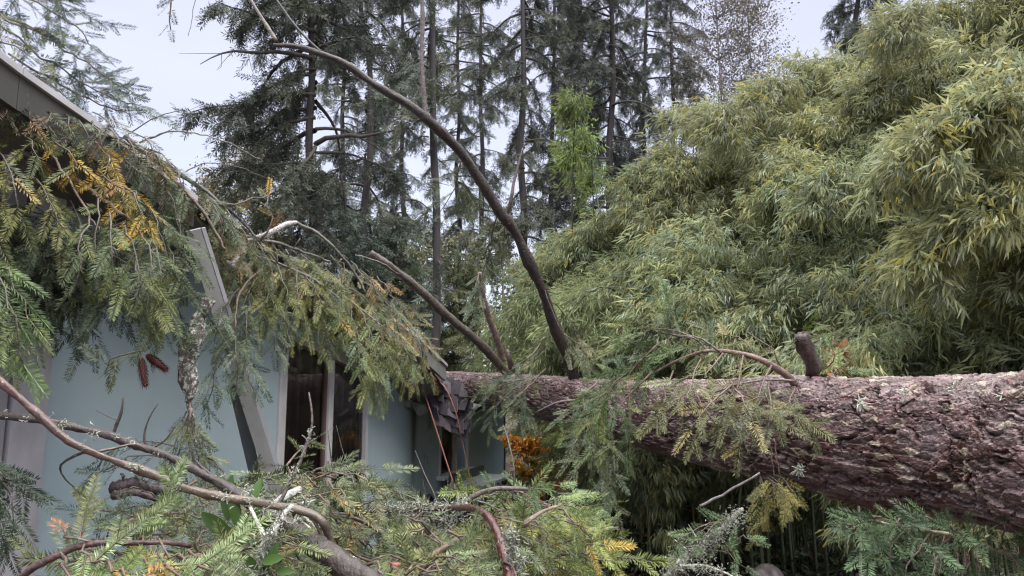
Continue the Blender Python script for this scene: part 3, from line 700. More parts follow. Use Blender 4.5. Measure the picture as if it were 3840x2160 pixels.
# ------------------------------------------------------------------ standing conifers
def conifer(px, py0, d, lean_px, H, r0, crown, label, cat='conifer', pal=DARK, zb=1.5, dens=1., blen=2.2, hang=.8, sprl=.30, group='tall conifers standing behind the house', name='fir_tree', bias=0., dead=0., sy=1.):
    b = P(px, py0, d); b[2] = G(b[0], b[1]) if d < 40 else 0
    top = P(px + lean_px, 0, d); k = (H) / max(1e-3, top[2] - b[2])
    tp = b + (top - b) * k
    root = thing(name, label, cat, b, group)
    t = MB(); n = 40; c = spline([b, tp], n); c[:, 0] += (vnoise(np.arange(n) * .2 + px, np.zeros(n), 3) - .5) * .25
    tube(t, c, np.linspace(r0, r0 * .35, n) * (1 + .5 * np.exp(-np.arange(n) * .9)), 14, (.040, .034, .034) if dead < 2 else (.2, .16, .155), .06)
    t.build('trunk', M_FARBARK, root, True)
    fo = MB(); br = MB(); ps = []; ds = []; ss = []; cs = []
    nb = int((H - zb) * 5.6 * dens)
    base_c = pick(pal, 1)[0]
    for i in range(nb):
        z = zb + (H - zb) * (i + rng.random()) / nb; f = (z) / H; p = c[0] + (c[-1] - c[0]) * f
        L = crown(f) * blen * rng.uniform(.55, 1.2)
        if L < .25: continue
        ph = rng.uniform(0, 2 * pi); dv = np.array([cos(ph), sin(ph), rng.uniform(-.15, .25)]); dv[0] += bias * .5; dv = unit(dv)
        m_ = 9; q = [p]; dd = dv.copy()
        for s_ in range(m_):
            dd = unit(dd + np.array([0, 0, -.08 - .04 * (s_ < 4)]) + rng.normal(0, .10, 3)); q.append(q[-1] + dd * L / m_)
        q = np.array(q); tube(br, q, np.linspace(.035 * L / 2 + .008, .006, len(q)), 5, (.07, .06, .055), cap=False)
        for e_i in range(4):
            j0 = rng.integers(2, m_); dv2 = unit(rng.normal(0, 1, 3) + dd * .8 + np.array([0, 0, -.5])); e2 = q[j0] + dv2 * rng.uniform(.25, .7)
            tube(br, [q[j0], (q[j0] + e2) / 2 + rng.normal(0, .05, 3), e2], [.006, .005, .003], 3, (.07, .06, .055), cap=False)
        if rng.random() < dead * .4: continue
        k2 = int(L / .040 * dens); f2 = (.15 + .85 * rng.random(k2)) * m_; j = np.minimum(f2.astype(int), m_ - 1)
        pp = q[j] + (q[j + 1] - q[j]) * (f2 - j)[:, None]; tt = unit(q[-1] - q[0])
        sd = np.cross(tt, [0, 0, 1.]); sg = rng.choice([-1, 1], k2)[:, None]
        dirs = tt * .5 + sd * sg * rng.uniform(.2, 1., (k2, 1)) + np.array([0, 0, -1.]) * rng.uniform(.3, 1.9, (k2, 1)) * hang + rng.normal(0, .4, (k2, 3))
        ps.append(pp); ds.append(dirs); ss.append(sprl * rng.uniform(.6, 1.35, k2)); cs.append((pick(pal, 1)[0] * .5 + base_c * .5) * rng.uniform(.8, 1.25, (k2, 1)))
        # second-order sprays at the ends of the first
        e_ = pp + dirs / np.linalg.norm(dirs, axis=1)[:, None] * ss[-1][:, None] * .7
        ps.append(e_); ds.append(dirs + rng.normal(0, .6, (k2, 3))); ss.append(ss[-1] * .8); cs.append(cs[-1])
    br.build('limbs', M_FARBARK, root, True)
    if ps:
        ps = np.concatenate(ps); ds = np.concatenate(ds); ss = np.concatenate(ss); cs = np.concatenate(cs)
        ix = rng.integers(0, 4, len(ps))
        for k, (tv, tf) in enumerate(TF):
            mm = ix == k; instance(fo, tv, tf, ps[mm], ds[mm], rng.normal(0, 1, (mm.sum(), 3)), ss[mm] * sy, cs[mm])
        fo.build('crown', M_FARNEEDLE, root)
    return root
cone_ = lambda f: max(0.05, 1.15 * (1 - f) ** .6)
full = lambda f: .75 + .35 * sin(f * 19) * .4
def upper(f0): return lambda f: (.28 if f < f0 else 1.) * (1.1 - .5 * f)
BG = [((.065, .08, .058), 4), ((.08, .09, .06), 3), ((.055, .072, .062), 4)]
BG2 = [((.095, .115, .078), 4), ((.09, .11, .088), 4), ((.15, .15, .07), 1)]
conifer(319, 370, 13, -4, 12, .105, upper(.47), 'dark fir with bare middle trunk and wide drooping top against open sky', pal=BG, zb=4.0, dens=1.25, blen=2.8, bias=-.45, dead=.5)
conifer(369, 370, 16, -4, 14, .105, full, 'slim grey trunked fir just right of the one against open sky', pal=BG2, zb=5.0, dens=.8, blen=1.7)
conifer(432, 372, 12, -2, 12, .085, upper(.55), 'fir whose dark straight trunk drops behind the splintered eave', pal=BG2, zb=3.2, dens=1.0, blen=1.3, dead=.4)
conifer(526, 372, 21, -3, 17, .14, full, 'shaggy dark fir whose trunk is crossed by the bent limb', pal=BG, zb=6.0, dens=.95, blen=2.3)
conifer(478, 372, 27, 3, 20, .12, full, 'thin fir filling the gap between two darker firs', pal=BG2, zb=7.0, dens=.7, blen=2.0)
conifer(578, 372, 28, 4, 21, .17, full, 'fir with a dark ivy clad trunk behind the lone bamboo spire', pal=BG, zb=7.0, dens=1.0, blen=2.3)
conifer(617, 372, 24, -9, 19, .17, upper(.40), 'tall fir with pinkish grey trunk and long level limbs to its right', pal=BG, zb=5.4, dens=1.15, blen=2.9, bias=.35, dead=.3)
conifer(668, 372, 30, 4, 21, .13, full, 'dark fir rising at the left edge of the bamboo', pal=BG, zb=8., dens=.85, blen=2.0)
conifer(850, 372, 22, 8, 17, .16, full, 'dark fir top showing over the highest bamboo', pal=BG, zb=8.0, dens=1.2, blen=1.9)
conifer(990, 372, 20, 4, 15, .14, full, 'green fir showing through the bamboo at the far right', pal=BG2, zb=6.0, dens=1.0, blen=1.8)
conifer(345, 372, 30, -2, 21, .14, full, 'distant fir between the first two dark trunks', pal=BG2, zb=7., dens=.8, blen=2.6)
conifer(402, 372, 31, 2, 22, .14, full, 'distant fir left of the straight dark trunk', pal=BG, zb=6., dens=.9, blen=2.8)
conifer(458, 372, 33, 0, 23, .14, full, 'distant fir right of the straight dark trunk', pal=BG2, zb=7., dens=.9, blen=2.8)
conifer(550, 372, 32, 3, 23, .15, full, 'distant fir seen between the ivied trunk and the shaggy one', pal=BG, zb=9., dens=.9, blen=2.8)
conifer(643, 372, 34, 3, 24, .15, full, 'distant fir right of the pinkish grey trunk', pal=BG, zb=10., dens=.9, blen=2.8)
# understorey behind the roof line
UND = [((.11, .145, .10), 4), ((.09, .12, .09), 4), ((.15, .165, .08), 1.5)]
for (px, d, H, bl, lab, pal) in ((268, 16, 6.3, 1.4, 'bluish young fir behind the roof, lowest of the row', UND), (300, 16.5, 7.3, 1.7, 'bushy young fir below the bare fir trunk', UND),
                               (345, 15, 6.2, 1.8, 'dense bluish young fir behind the arching twig', UND), (395, 17, 6.2, 1.9, 'young fir with level boughs behind the broken limb tip', UND),
                               (458, 17, 5.4, 1.4, 'olive young fir right of the dark straight trunk', [((.13, .14, .06), 3), ((.09, .12, .07), 3)]), (235, 18, 5.8, 1.3, 'yellowing small fir at the edge of the open sky', [((.15, .15, .07), 3), ((.09, .12, .07), 3)])):
    conifer(px, 372, d, 2, H, .06, cone_, lab, 'young fir', pal=pal, zb=.8, dens=1.9, blen=bl, hang=.45, sprl=.26, group='young firs behind the roof', name='young_fir')
conifer(660, 372, 20, 0, 7.6, .08, cone_, 'low dark fir hugging the bamboo edge with a dead orange patch', 'young fir', pal=[((.055, .075, .065), 4), ((.30, .10, .06), .12)], zb=2.5, dens=1.3, blen=1.7, hang=.5, sprl=.3, group='young firs behind the roof', name='young_fir')

# ------------------------------------------------------------------ thin deciduous trees
LEAFQ = (np.array([[0, 0, 0], [.34, .5, .06], [0, 1, 0], [-.34, .5, .06]]), np.array([[0, 1, 2, 3]]))
def speckle_tree(px, py0, d, H, rad, zc, n, size, pal, label, r0=.06, name='aspen_tree', cat='leafy tree', group='thin leaved autumn trees', bare=False, sx=1.):
    b = P(px, py0, d); b[2] = G(b[0], b[1]) if d < 40 else 0
    root = thing(name, label, cat, b, group)
    t = MB(); top = b + np.array([0, 0, H]); c = spline([b, b + np.array([.1, 0, H * .5]), top], 24); tube(t, c, np.linspace(r0, r0 * .2, 24), 8, (.2, .18, .17), .04)
    t.build('trunk', M_FARBARK, root, True)
    br = MB(); P_ = []; D_ = []
    nb = int(H * 7)
    for i in range(nb):
        z = zc + (H - zc) * rng.random() ** .9; f = z / H; p = c[min(23, int(f * 23))]; ph = rng.uniform(0, 2 * pi)
        L = rad * (1.15 - .75 * (z - zc) / (H - zc)) * rng.uniform(.5, 1.1); dd = unit(np.array([cos(ph) * sx, sin(ph), rng.uniform(.3, 1.0)])); q = [p]
        for s_ in range(6): dd = unit(dd + rng.normal(0, .13, 3)); q.append(q[-1] + dd * L / 6)
        q = np.array(q); tube(br, q, np.linspace(.014, .003, 7), 4, (.14, .12, .12), cap=False)
        for s_ in range(5):
            j = rng.integers(1, 7); e = q[j] + unit(rng.normal(0, 1, 3) + dd) * L * .35; tube(br, [q[j], (q[j] + e) / 2 + rng.normal(0, .02, 3), e], [.005, .004, .002], 4, (.14, .12, .12), cap=False)
            k = max(1, int(n / nb / 5)); P_.append(q[j] + (e - q[j]) * rng.random((k, 1)) * 1.1 + rng.normal(0, .045 * rad, (k, 3)))
    br.build('limbs', M_FARBARK, root, True)
    P_ = np.concatenate(P_); fo = MB(); nn = len(P_)
    instance(fo, *LEAFQ, P_, rng.normal(0, 1, (nn, 3)) + np.array([0, 0, -.6]), rng.normal(0, 1, (nn, 3)), size * rng.uniform(.6, 1.3, nn), pick(pal, nn))
    fo.build('crown', M_BROAD, root)
AUT = [((.20, .18, .10), 4), ((.14, .15, .09), 3), ((.26, .2, .09), 2)]
speckle_tree(205, 372, 17, 6.6, 2.3, 2.6, 15000, .06, AUT, 'airy pale leaved tree on the skyline left of the young firs', sx=1.2)
speckle_tree(248, 372, 16, 7.0, 2.2, 2.8, 15000, .055, AUT, 'round topped airy tree on the skyline beside the bare fir')
speckle_tree(176, 372, 15, 5.2, 1.0, 2.8, 2500, .09, AUT, 'low airy tree just above the roof edge')
speckle_tree(731, 372, 26, 19, 3.2, 7.5, 12000, .085, [((.16, .15, .13), 3), ((.22, .17, .12), 2), ((.12, .12, .10), 2)], 'thin birch with fine speckled leaves and one clear straight trunk', r0=.07)
speckle_tree(765, 372, 27, 18, 2.8, 8.0, 11000, .085, [((.16, .15, .13), 3), ((.24, .17, .10), 2), ((.13, .14, .10), 2)], 'thin birch with browner leaves close against the bamboo top', r0=.06)
speckle_tree(700, 372, 29, 16, 2.4, 8.0, 6000, .08, [((.16, .15, .13), 3), ((.12, .12, .10), 2)], 'faint birch between the tall fir and the clear trunked birch', r0=.06)
speckle_tree(500, 372, 20, 6.4, 1.6, 1.6, 4800, .10, [((.15, .17, .10), 3), ((.18, .2, .12), 2)], 'low airy green tree in the bright gap above the trunk')
speckle_tree(452, 372, 19, 5.6, 1.3, 1.5, 3200, .10, [((.15, .16, .09), 3), ((.20, .18, .1), 2)], 'low airy olive tree beside the dark straight trunk')
speckle_tree(398, 372, 18, 5.6, 1.6, 2.5, 3600, .10, [((.18, .17, .08), 3), ((.11, .14, .08), 2)], 'olive airy tree behind the broken limb tip')
# orange and red shrubs
speckle_tree(521, 372, 7.5, 1.32, .36, .3, 4200, .042, [((.72, .34, .07), 3), ((.66, .20, .07), 2), ((.62, .45, .09), 3)], 'orange and red leaved shrub just beyond the house corner', .02, 'autumn_shrub', 'shrub', 'autumn coloured shrubs')
speckle_tree(541, 372, 8.6, 1.45, .3, .5, 2200, .065, [((.66, .42, .08), 3), ((.66, .26, .07), 1)], 'orange shrub peeping out below the fallen trunk', .02, 'autumn_shrub', 'shrub', 'autumn coloured shrubs')
speckle_tree(831, 372, 3.95, 1.86, .14, 1.62, 420, .05, [((.6, .28, .06), 3), ((.6, .3, .2), 2)], 'bright orange sprig showing behind the short branch stub', .012, 'autumn_shrub', 'shrub', 'autumn coloured shrubs')
speckle_tree(600, 372, 10.5, 1.1, .8, .15, 2200, .06, [((.12, .05, .045), 3), ((.07, .08, .04), 3), ((.2, .09, .06), 1)], 'dull red twiggy bush in the shade beyond the firs', .02, 'autumn_shrub', 'shrub', 'autumn coloured shrubs')

# ------------------------------------------------------------------ bamboo
BL = (np.array([[0, 0, 0], [.5, .38, .0], [0, 1, -.25], [0, .45, -.12], [-.5, .38, .0]], float), np.array([[0, 1, 2, 3], [0, 3, 2, 4]]))
BAM = [((.31, .345, .19), 5), ((.26, .305, .18), 4), ((.37, .37, .18), 3), ((.30, .36, .27), 1.5), ((.34, .32, .12), .6)]
BAMY = [((.36, .365, .19), 5), ((.31, .335, .19), 5), ((.36, .33, .11), 1.2), ((.32, .36, .26), 1.5)]
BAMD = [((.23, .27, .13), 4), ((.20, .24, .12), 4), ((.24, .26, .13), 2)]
BAMB = [((.19, .26, .09), 4), ((.25, .30, .10), 3)]
def culm(foP, foD, foS, foC, cm, base, tip, pal, leaf=.13, t0=.18, nodegap=.13, blen=.42, lean=.6, rad=.014, ctint=(.13, .15, .06), dens=1., ends=True, droop=1.):
    v = tip - base; hz = np.array([v[0], v[1], 0])
    out_ = unit(hz + rng.normal(0, .35, 3) * np.array([1, 1, 0]) + 1e-3)
    pts = [base, base + hz * .12 + np.array([0, 0, v[2] * .45]), base + hz * .45 + np.array([0, 0, v[2] * .82]), tip, tip + out_ * lean * .6 - np.array([0, 0, .12 * lean]), tip + out_ * lean - np.array([0, 0, .55 * lean])]
    ln = np.linalg.norm(v) + lean; n = max(12, int(ln / .2)); c = spline(pts, n)
    tube(cm, c, np.linspace(rad, rad * .15, n), 6, ctint, .02, cap=False)
    nb = int(ln * (1 - t0) / nodegap)
    for i in range(nb):
        t = t0 + (1 - t0) * (i + rng.random() * .3) / nb; f = t * (n - 1); j = min(int(f), n - 2); p = c[j] + (c[j + 1] - c[j]) * (f - j); T = unit(c[j + 1] - c[j])
        for b_ in range(3 if t > .5 else 2):
            ph = rng.uniform(0, 2 * pi); L = blen * (1.1 - .55 * t) * rng.uniform(.6, 1.3)
            d = unit(T * .7 + np.array([cos(ph), sin(ph), .15])); q = [p]; m_ = 6
            for s_ in range(m_):
                d = unit(d + np.array([-.03, 0, -.11 * droop]) + rng.normal(0, .06, 3)); q.append(q[-1] + d * L / m_)
            q = np.array(q); tube(cm, q, np.linspace(.003, .0012, 7), 4, ctint, cap=False)
            k = max(3, int(L / .034 * dens)); ff = (.2 + .8 * rng.random(k)) * m_; jj = np.minimum(ff.astype(int), m_ - 1); pp = q[jj] + (q[jj + 1] - q[jj]) * (ff - jj)[:, None]
            # each small twig ends in a fan of leaves
            fan = 6; tw = unit(d) * .5 + rng.normal(0, .5, (k, 3)) + np.array([-.30, -.15, -.35 * droop]); tw /= np.linalg.norm(tw, axis=1)[:, None]
            e = pp + tw * .09
            Pq = np.repeat(e, fan, 0) + rng.normal(0, .02, (k * fan, 3)); Dq = np.repeat(tw, fan, 0) + rng.normal(0, .38, (k * fan, 3)) + np.array([-.12, -.05, -.25 * droop])
            foP.append(Pq); foD.append(Dq); foS.append(leaf * .72 * rng.uniform(.6, 1.2, k * fan)); foC.append(np.repeat(pick(pal, k), fan, 0) * rng.uniform(.8, 1.2, (k * fan, 1)))
def bamboo(label, culms, pal, leaf=.13, wid=.15, group='bamboo clumps in the grove', name='bamboo_clump', **kw):
    b0 = np.mean([c_[0] for c_ in culms], 0); root = thing(name, label, 'bamboo', b0, group)
    a, b, c, d = [], [], [], []
    for (base, tip) in culms:
        cm = MB(); kk = dict(kw); lt = kk.pop('ctints', None)
        culm(a, b, c, d, cm, base, tip, pal, leaf, ctint=(lt[rng.integers(len(lt))] if lt else (.06, .075, .035)), **kk); cm.build('culm', M_CULM, root, True)
    Pq = np.concatenate(a); D = np.concatenate(b); S = np.concatenate(c); C = np.concatenate(d)
    ok = Pq[:, 2] > .02; Pq, D, S, C = Pq[ok], D[ok], S[ok], C[ok]
    Nn = rng.normal(0, .6, (len(Pq), 3)) + np.array([0, 0, 1.]); fo = MB()
    instance(fo, *BL, Pq, D, Nn, np.stack([S * wid, S, S], -1), C); fo.build('leaves', M_LEAF, root)
def clump(px, d, n, tops, spread=.5, lean_px=-25, **kw):
    """tops: (px, py) where the tips come out; bases scattered round (px, d)"""
    cs = []
    for i in range(n):
        b = P(px, 400, d) + np.array([rng.normal(0, spread), rng.normal(0, spread * .8), 0]); b[2] = G(b[0], b[1]) - .03
        tx, ty = tops[i % len(tops)]; jd = .5 if d > 6.5 else .2; b[1] = max(b[1], d - .5); cs.append((b, P(tx + rng.normal(0, 20 if spread > .2 else 5), ty + abs(rng.normal(0, 26 if spread > .2 else 6)) - 8 + (i // len(tops)) * 24, d + rng.normal(0, jd) - .1)))
    return cs
bamboo('low bamboo mass left of the grove, right behind the bent limb', clump(590, 9.0, 9, [(548, 262), (562, 246), (580, 238), (600, 232), (556, 300)], spread=.3), BAM, leaf=.13, blen=.45, lean=.3)
bamboo('single bright green bamboo spire rising clear of the grove', clump(585, 8.5, 4, [(573, 106), (580, 140), (590, 172), (568, 160)], spread=.15), BAMB, leaf=.12, blen=.20, lean=.12, t0=.42, dens=.55)
bamboo('bamboo clump stepping up to the right of the bright spire', clump(640, 8.5, 15, [(610, 225), (635, 210), (655, 190), (672, 175), (600, 260)]), BAM, leaf=.13)
bamboo('bamboo clump with the yellowed shoulder at the edge of the grove', clump(735, 8.0, 16, [(680, 160), (695, 128), (712, 108), (740, 100), (672, 205)]), BAMY, leaf=.13)
bamboo('bamboo clump whose tops meet the birches', clump(800, 7.8, 16, [(765, 92), (790, 82), (815, 76), (838, 78), (780, 130)]), BAMY, leaf=.13)
bamboo('bamboo clump below the dark fir top', clump(870, 7.4, 16, [(850, 74), (872, 76), (898, 58), (925, 38), (860, 120)]), BAMY, leaf=.13)
bamboo('tallest bamboo clump, leafy up to the upper right corner', clump(985, 6.6, 16, [(930, 12), (965, -12), (1000, -35), (1030, -45), (905, 30), (960, 60), (1010, 20)], lean=.7), BAMY, leaf=.13)
bamboo('olive bamboo clump in the middle of the grove, half way up', clump(780, 6.6, 16, [(700, 245), (730, 225), (760, 205), (790, 190), (815, 200)], lean=.6), BAM, leaf=.12)
bamboo('olive bamboo clump at the right, below the tallest stems', clump(940, 6.0, 8, [(860, 170), (900, 150), (935, 140), (975, 150), (1010, 140)], lean=.6), BAM, dens=1.5, leaf=.125)
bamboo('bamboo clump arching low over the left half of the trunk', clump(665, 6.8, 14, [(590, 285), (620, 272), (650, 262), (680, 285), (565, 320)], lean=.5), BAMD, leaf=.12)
bamboo('pale tipped bamboo clump arching forward over the arched twig', clump(800, 5.6, 8, [(690, 262), (720, 250), (755, 262), (780, 285), (820, 275)], lean=.7), BAM, dens=1.5, leaf=.12)
bamboo('bamboo clump with long pale leaves close above the trunk', clump(950, 4.7, 8, [(870, 318), (905, 322), (945, 325), (985, 305), (1025, 300)], lean=.55), BAM, dens=1.5, leaf=.135, wid=.14, blen=.45)
bamboo('bamboo clump leaning in at the right edge with big pale leaves', clump(1090, 4.4, 8, [(1000, 80), (1030, 150), (1010, 230), (1040, 60), (1000, 180)], lean=.5), BAMY, dens=1.5, leaf=.14, blen=.45)
bamboo('shaded bamboo clump with yellow culms below the fallen trunk', [(P(x, 430, d) * np.array([1, 1, 0]), P(x + dx, 398, d - .2)) for x, d, dx in ((629, 8.2, -8), (612, 8.4, -10), (642, 8.6, -14), (655, 8.8, -30), (600, 8.8, -12), (672, 9.0, -34), (621, 8.9, 4), (590, 8.0, -6), (635, 7.6, 0))], BAM, leaf=.15, t0=.3, blen=.5, lean=.4, ctints=[(.40, .26, .09), (.10, .10, .05), (.33, .2, .09)], droop=1.6, rad=.016)
bamboo('low leafy bamboo shoots with tan stems under the middle of the trunk', [(P(x, 430, d) * np.array([1, 1, 0]), P(x + dx, y, d)) for x, y, d, dx in ((640, 440, 6.4, -10), (660, 452, 6.2, -6), (676, 446, 6.6, 4), (648, 470, 6.0, -8), (692, 455, 6.5, -8), (625, 448, 6.7, -8), (610, 455, 6.9, -8))], BAM, leaf=.13, t0=.22, blen=.42, lean=.25, ctints=[(.38, .26, .10), (.12, .12, .06)], droop=1.7, rad=.011)
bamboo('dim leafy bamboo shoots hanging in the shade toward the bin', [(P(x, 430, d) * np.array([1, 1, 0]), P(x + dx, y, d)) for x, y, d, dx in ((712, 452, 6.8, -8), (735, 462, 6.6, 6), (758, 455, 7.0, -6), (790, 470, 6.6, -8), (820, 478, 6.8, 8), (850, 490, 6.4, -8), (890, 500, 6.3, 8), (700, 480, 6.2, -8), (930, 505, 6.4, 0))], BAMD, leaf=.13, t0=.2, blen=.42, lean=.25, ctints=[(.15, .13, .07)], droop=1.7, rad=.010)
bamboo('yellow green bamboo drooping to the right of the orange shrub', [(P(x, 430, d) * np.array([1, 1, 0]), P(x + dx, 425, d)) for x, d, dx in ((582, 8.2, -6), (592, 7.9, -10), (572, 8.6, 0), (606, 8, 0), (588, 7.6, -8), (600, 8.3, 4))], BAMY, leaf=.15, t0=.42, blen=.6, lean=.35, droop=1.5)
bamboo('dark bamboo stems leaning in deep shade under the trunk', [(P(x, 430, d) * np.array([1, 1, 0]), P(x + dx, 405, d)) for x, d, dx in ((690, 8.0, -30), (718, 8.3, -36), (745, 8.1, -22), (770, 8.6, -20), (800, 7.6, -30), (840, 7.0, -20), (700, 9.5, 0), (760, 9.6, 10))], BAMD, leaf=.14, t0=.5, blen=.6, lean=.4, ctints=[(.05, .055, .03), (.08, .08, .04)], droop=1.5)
# the far rows close the view
for i, (px, d, tops) in enumerate(((560, 12.5, [(540, 290), (575, 270)]), (640, 12, [(620, 250), (665, 225)]), (730, 11.5, [(700, 200), (750, 160)]), (830, 11, [(800, 150), (860, 120)]), (930, 10.5, [(900, 130), (960, 100)]))):
    bamboo(('far bamboo row above the orange shrub', 'far bamboo row behind the stepped clump', 'far bamboo row behind the yellowed shoulder', 'far bamboo row under the birches', 'far bamboo row at the back right of the grove')[i],
           clump(px, d, 9, tops + [(px - 30, 330), (px + 20, 360), (px + 40, 300), (px, 400), (px + 30, 430)], spread=1.2, lean=.6), BAMD, leaf=.17, wid=.16, t0=.12, blen=.8, nodegap=.22, dens=.8)

# ------------------------------------------------------------------ boughs on the roof
def S(pts, **k): d = dict(pts=pts); d.update(k); return d
rj = random.Random(5)
def hang_set(spec, pal, L=.26, **kw):
    """spec rows: (x0,y0, x1,y1, d): boughs that leave the roof line and hang to a tip"""
    o = []
    for (x0, y0, x1, y1, d) in spec:
        y1 = y1 - 10 * (y1 - y0 > 40)
        dx = x1 - x0; mx, my = x0 + dx * .55, y0 + (y1 - y0) * .25
        o.append(S([(x0, y0, d + .12), (mx, my, d), (x0 + dx * .85, y0 + (y1 - y0) * .62, d - .04), (x1, y1, d - .02)], pal=pal, L=L * .72, r0=.0035, r1=.0015, wt=(.07, .055, .042), droop=2.0, hang=.7, face=.5, prof=.25, **kw))
    return o
RG = [((.095, .12, .035), 5), ((.065, .09, .032), 4), ((.14, .155, .045), 3), ((.10, .125, .065), 1.5)]
RM = [((.14, .155, .05), 4), ((.18, .18, .055), 4), ((.10, .125, .05), 3), ((.24, .18, .06), .8)]
RW = [((.12, .135, .055), 4), ((.15, .145, .06), 3), ((.19, .14, .065), 1.5), ((.08, .10, .05), 3)]

make_bough_thing('fir_bough', 'dark fir bough fanning out against the sky above the roof edge', 'bough',
    [S([(-40, -30, 3.3), (20, -5, 3.3), (70, 22, 3.3), (93, 47, 3.3)], L=.20, pal=DARK, hang=.25, face=.7, gap=.05), S([(-30, -5, 3.3), (40, 35, 3.3), (85, 62, 3.3), (114, 82, 3.3)], L=.2, pal=DARK, hang=.2, face=.7, gap=.05),
     S([(-20, 10, 3.35), (50, 62, 3.35), (100, 92, 3.35), (134, 105, 3.35)], L=.20, pal=DARK, hang=.15, face=.7, gap=.05), S([(10, 55, 3.4), (60, 85, 3.4), (100, 104, 3.4), (129, 116, 3.4)], L=.17, pal=DARK, hang=.1, face=.7, gap=.05),
     S([(-60, -60, 3.25), (0, -35, 3.25), (40, -12, 3.25), (68, 5, 3.25)], L=.22, pal=DARK, hang=.3, face=.7, gap=.05), S([(-30, 20, 3.2), (0, 40, 3.2), (25, 50, 3.2)], L=.2, pal=RM, hang=.4, face=.6, gap=.05),
     S([(-30, 5, 3.2), (5, 18, 3.2), (35, 30, 3.2)], L=.22, pal=RG, hang=.4, face=.6, gap=.05), S([(0, 60, 3.3), (40, 78, 3.3), (70, 98, 3.3)], L=.16, pal=DARK, hang=.2, face=.6, gap=.05)])
make_bough_thing('fir_bough', 'single dark fir tip hanging into the open sky from above', 'bough',
    [S([(182, -60, 3.2), (176, -20, 3.2), (172, 5, 3.2), (168, 29, 3.2)], L=.09, pal=DARK, hang=.6, face=.5), S([(200, -30, 3.2), (193, 10, 3.2), (188, 36, 3.2)], bare=True, r0=.002, r1=.0012)])
make_bough_thing('fir_bough', 'bough with dying yellow sprays draped over the left end of the roof', 'bough',
    [S([(-40, 125, 2.9), (20, 124, 2.9), (67, 133, 2.9), (110, 152, 2.95), (150, 178, 3.0)], bare=True, r0=.009, r1=.004), S([(-20, 100, 2.7), (30, 130, 2.6), (58, 165, 2.55), (84, 205, 2.5), (100, 232, 2.5)], bare=True, r0=.006, r1=.003)]
    + hang_set([(50, 140, 78, 184, 2.5), (88, 140, 116, 190, 2.6), (95, 170, 128, 228, 2.5), (100, 175, 152, 232, 2.55), (112, 180, 148, 245, 2.5), (5, 95, -5, 130, 2.6), (20, 120, 60, 128, 2.7), (120, 150, 165, 165, 2.9)], YELLOW, L=.17, gap=.045)
    + hang_set([(0, 150, 18, 235, 2.3), (-25, 165, -5, 245, 2.3), (25, 175, 62, 255, 2.4), (10, 130, 40, 175, 2.5)], RM, L=.2, gap=.045))
def cone(root, a, b):
    m_ = MB(); d = unit(b - a); L = np.linalg.norm(b - a); x = unit(np.cross(d, [.3, .8, .1])); y = np.cross(d, x)
    tube(m_, [a, a + d * L * .5, b], [.006, .010, .004], 8, (.10, .03, .025))
    for k in range(110):
        t = (k + .5) / 110; ph = k * 2.4; r = (.0085 * sin(pi * min(1, t * 1.1 + .08)) + .003); o_ = x * cos(ph) + y * sin(ph); q = a + d * L * t + o_ * r * .5
        nrm = np.cross(o_, d); w_ = .0045; tip = q + o_ * .008 + d * .007
        m_.add([q - nrm * w_, q + nrm * w_, tip + nrm * w_ * .6, tip - nrm * w_ * .6], [[0, 1, 2, 3]], np.array((.065, .018, .017)) * rng.uniform(.4, 1.2))
        m_.add([tip - nrm * .0015, tip + nrm * .0015, tip + d * .011 + o_ * .006, tip + d * .010 + o_ * .005], [[0, 1, 2, 3]], np.array((.12, .035, .03)) * rng.uniform(.6, 1.2))
    m_.build('cone', M_CONE, root)
make_bough_thing('fir_bough', 'thick green bough with two dark red cones at the tip of its longest spray', 'bough',
    [S([(20, 150, 2.9), (75, 180, 2.8), (110, 205, 2.7), (150, 235, 2.7)], bare=True, r0=.012, r1=.005)]
    + hang_set([(90, 215, 76, 305, 2.2), (110, 215, 112, 290, 2.25), (125, 225, 140, 320, 2.3), (140, 230, 158, 345, 2.35), (150, 240, 165, 325, 2.45), (135, 260, 150, 350, 2.3), (100, 200, 95, 280, 2.3), (145, 350, 105, 368, 2.35)], RG, L=.19, gap=.058),
    extra=lambda root: [cone(root, P(141, 358, 2.3), P(145, 384, 2.28)), cone(root, P(147, 355, 2.32), P(165, 369, 2.3))])
make_bough_thing('fir_bough', 'deep green boughs massed over the eave beside the fallen board', 'bough',
    [S([(130, 140, 3.3), (170, 175, 3.2), (205, 215, 3.2), (225, 250, 3.2)], bare=True, r0=.012, r1=.005)]
    + hang_set([(140, 165, 168, 260, 2.9), (160, 180, 185, 280, 2.9), (168, 190, 182, 290, 3.15), (150, 150, 185, 200, 3.1), (195, 195, 225, 235, 3.3), (165, 230, 166, 320, 2.8), (165, 240, 182, 330, 2.8), (120, 150, 150, 225, 3.0), (130, 190, 170, 300, 2.7)], [((.06, .085, .036), 4), ((.08, .105, .045), 4), ((.05, .07, .035), 2)], L=.22, gap=.06))
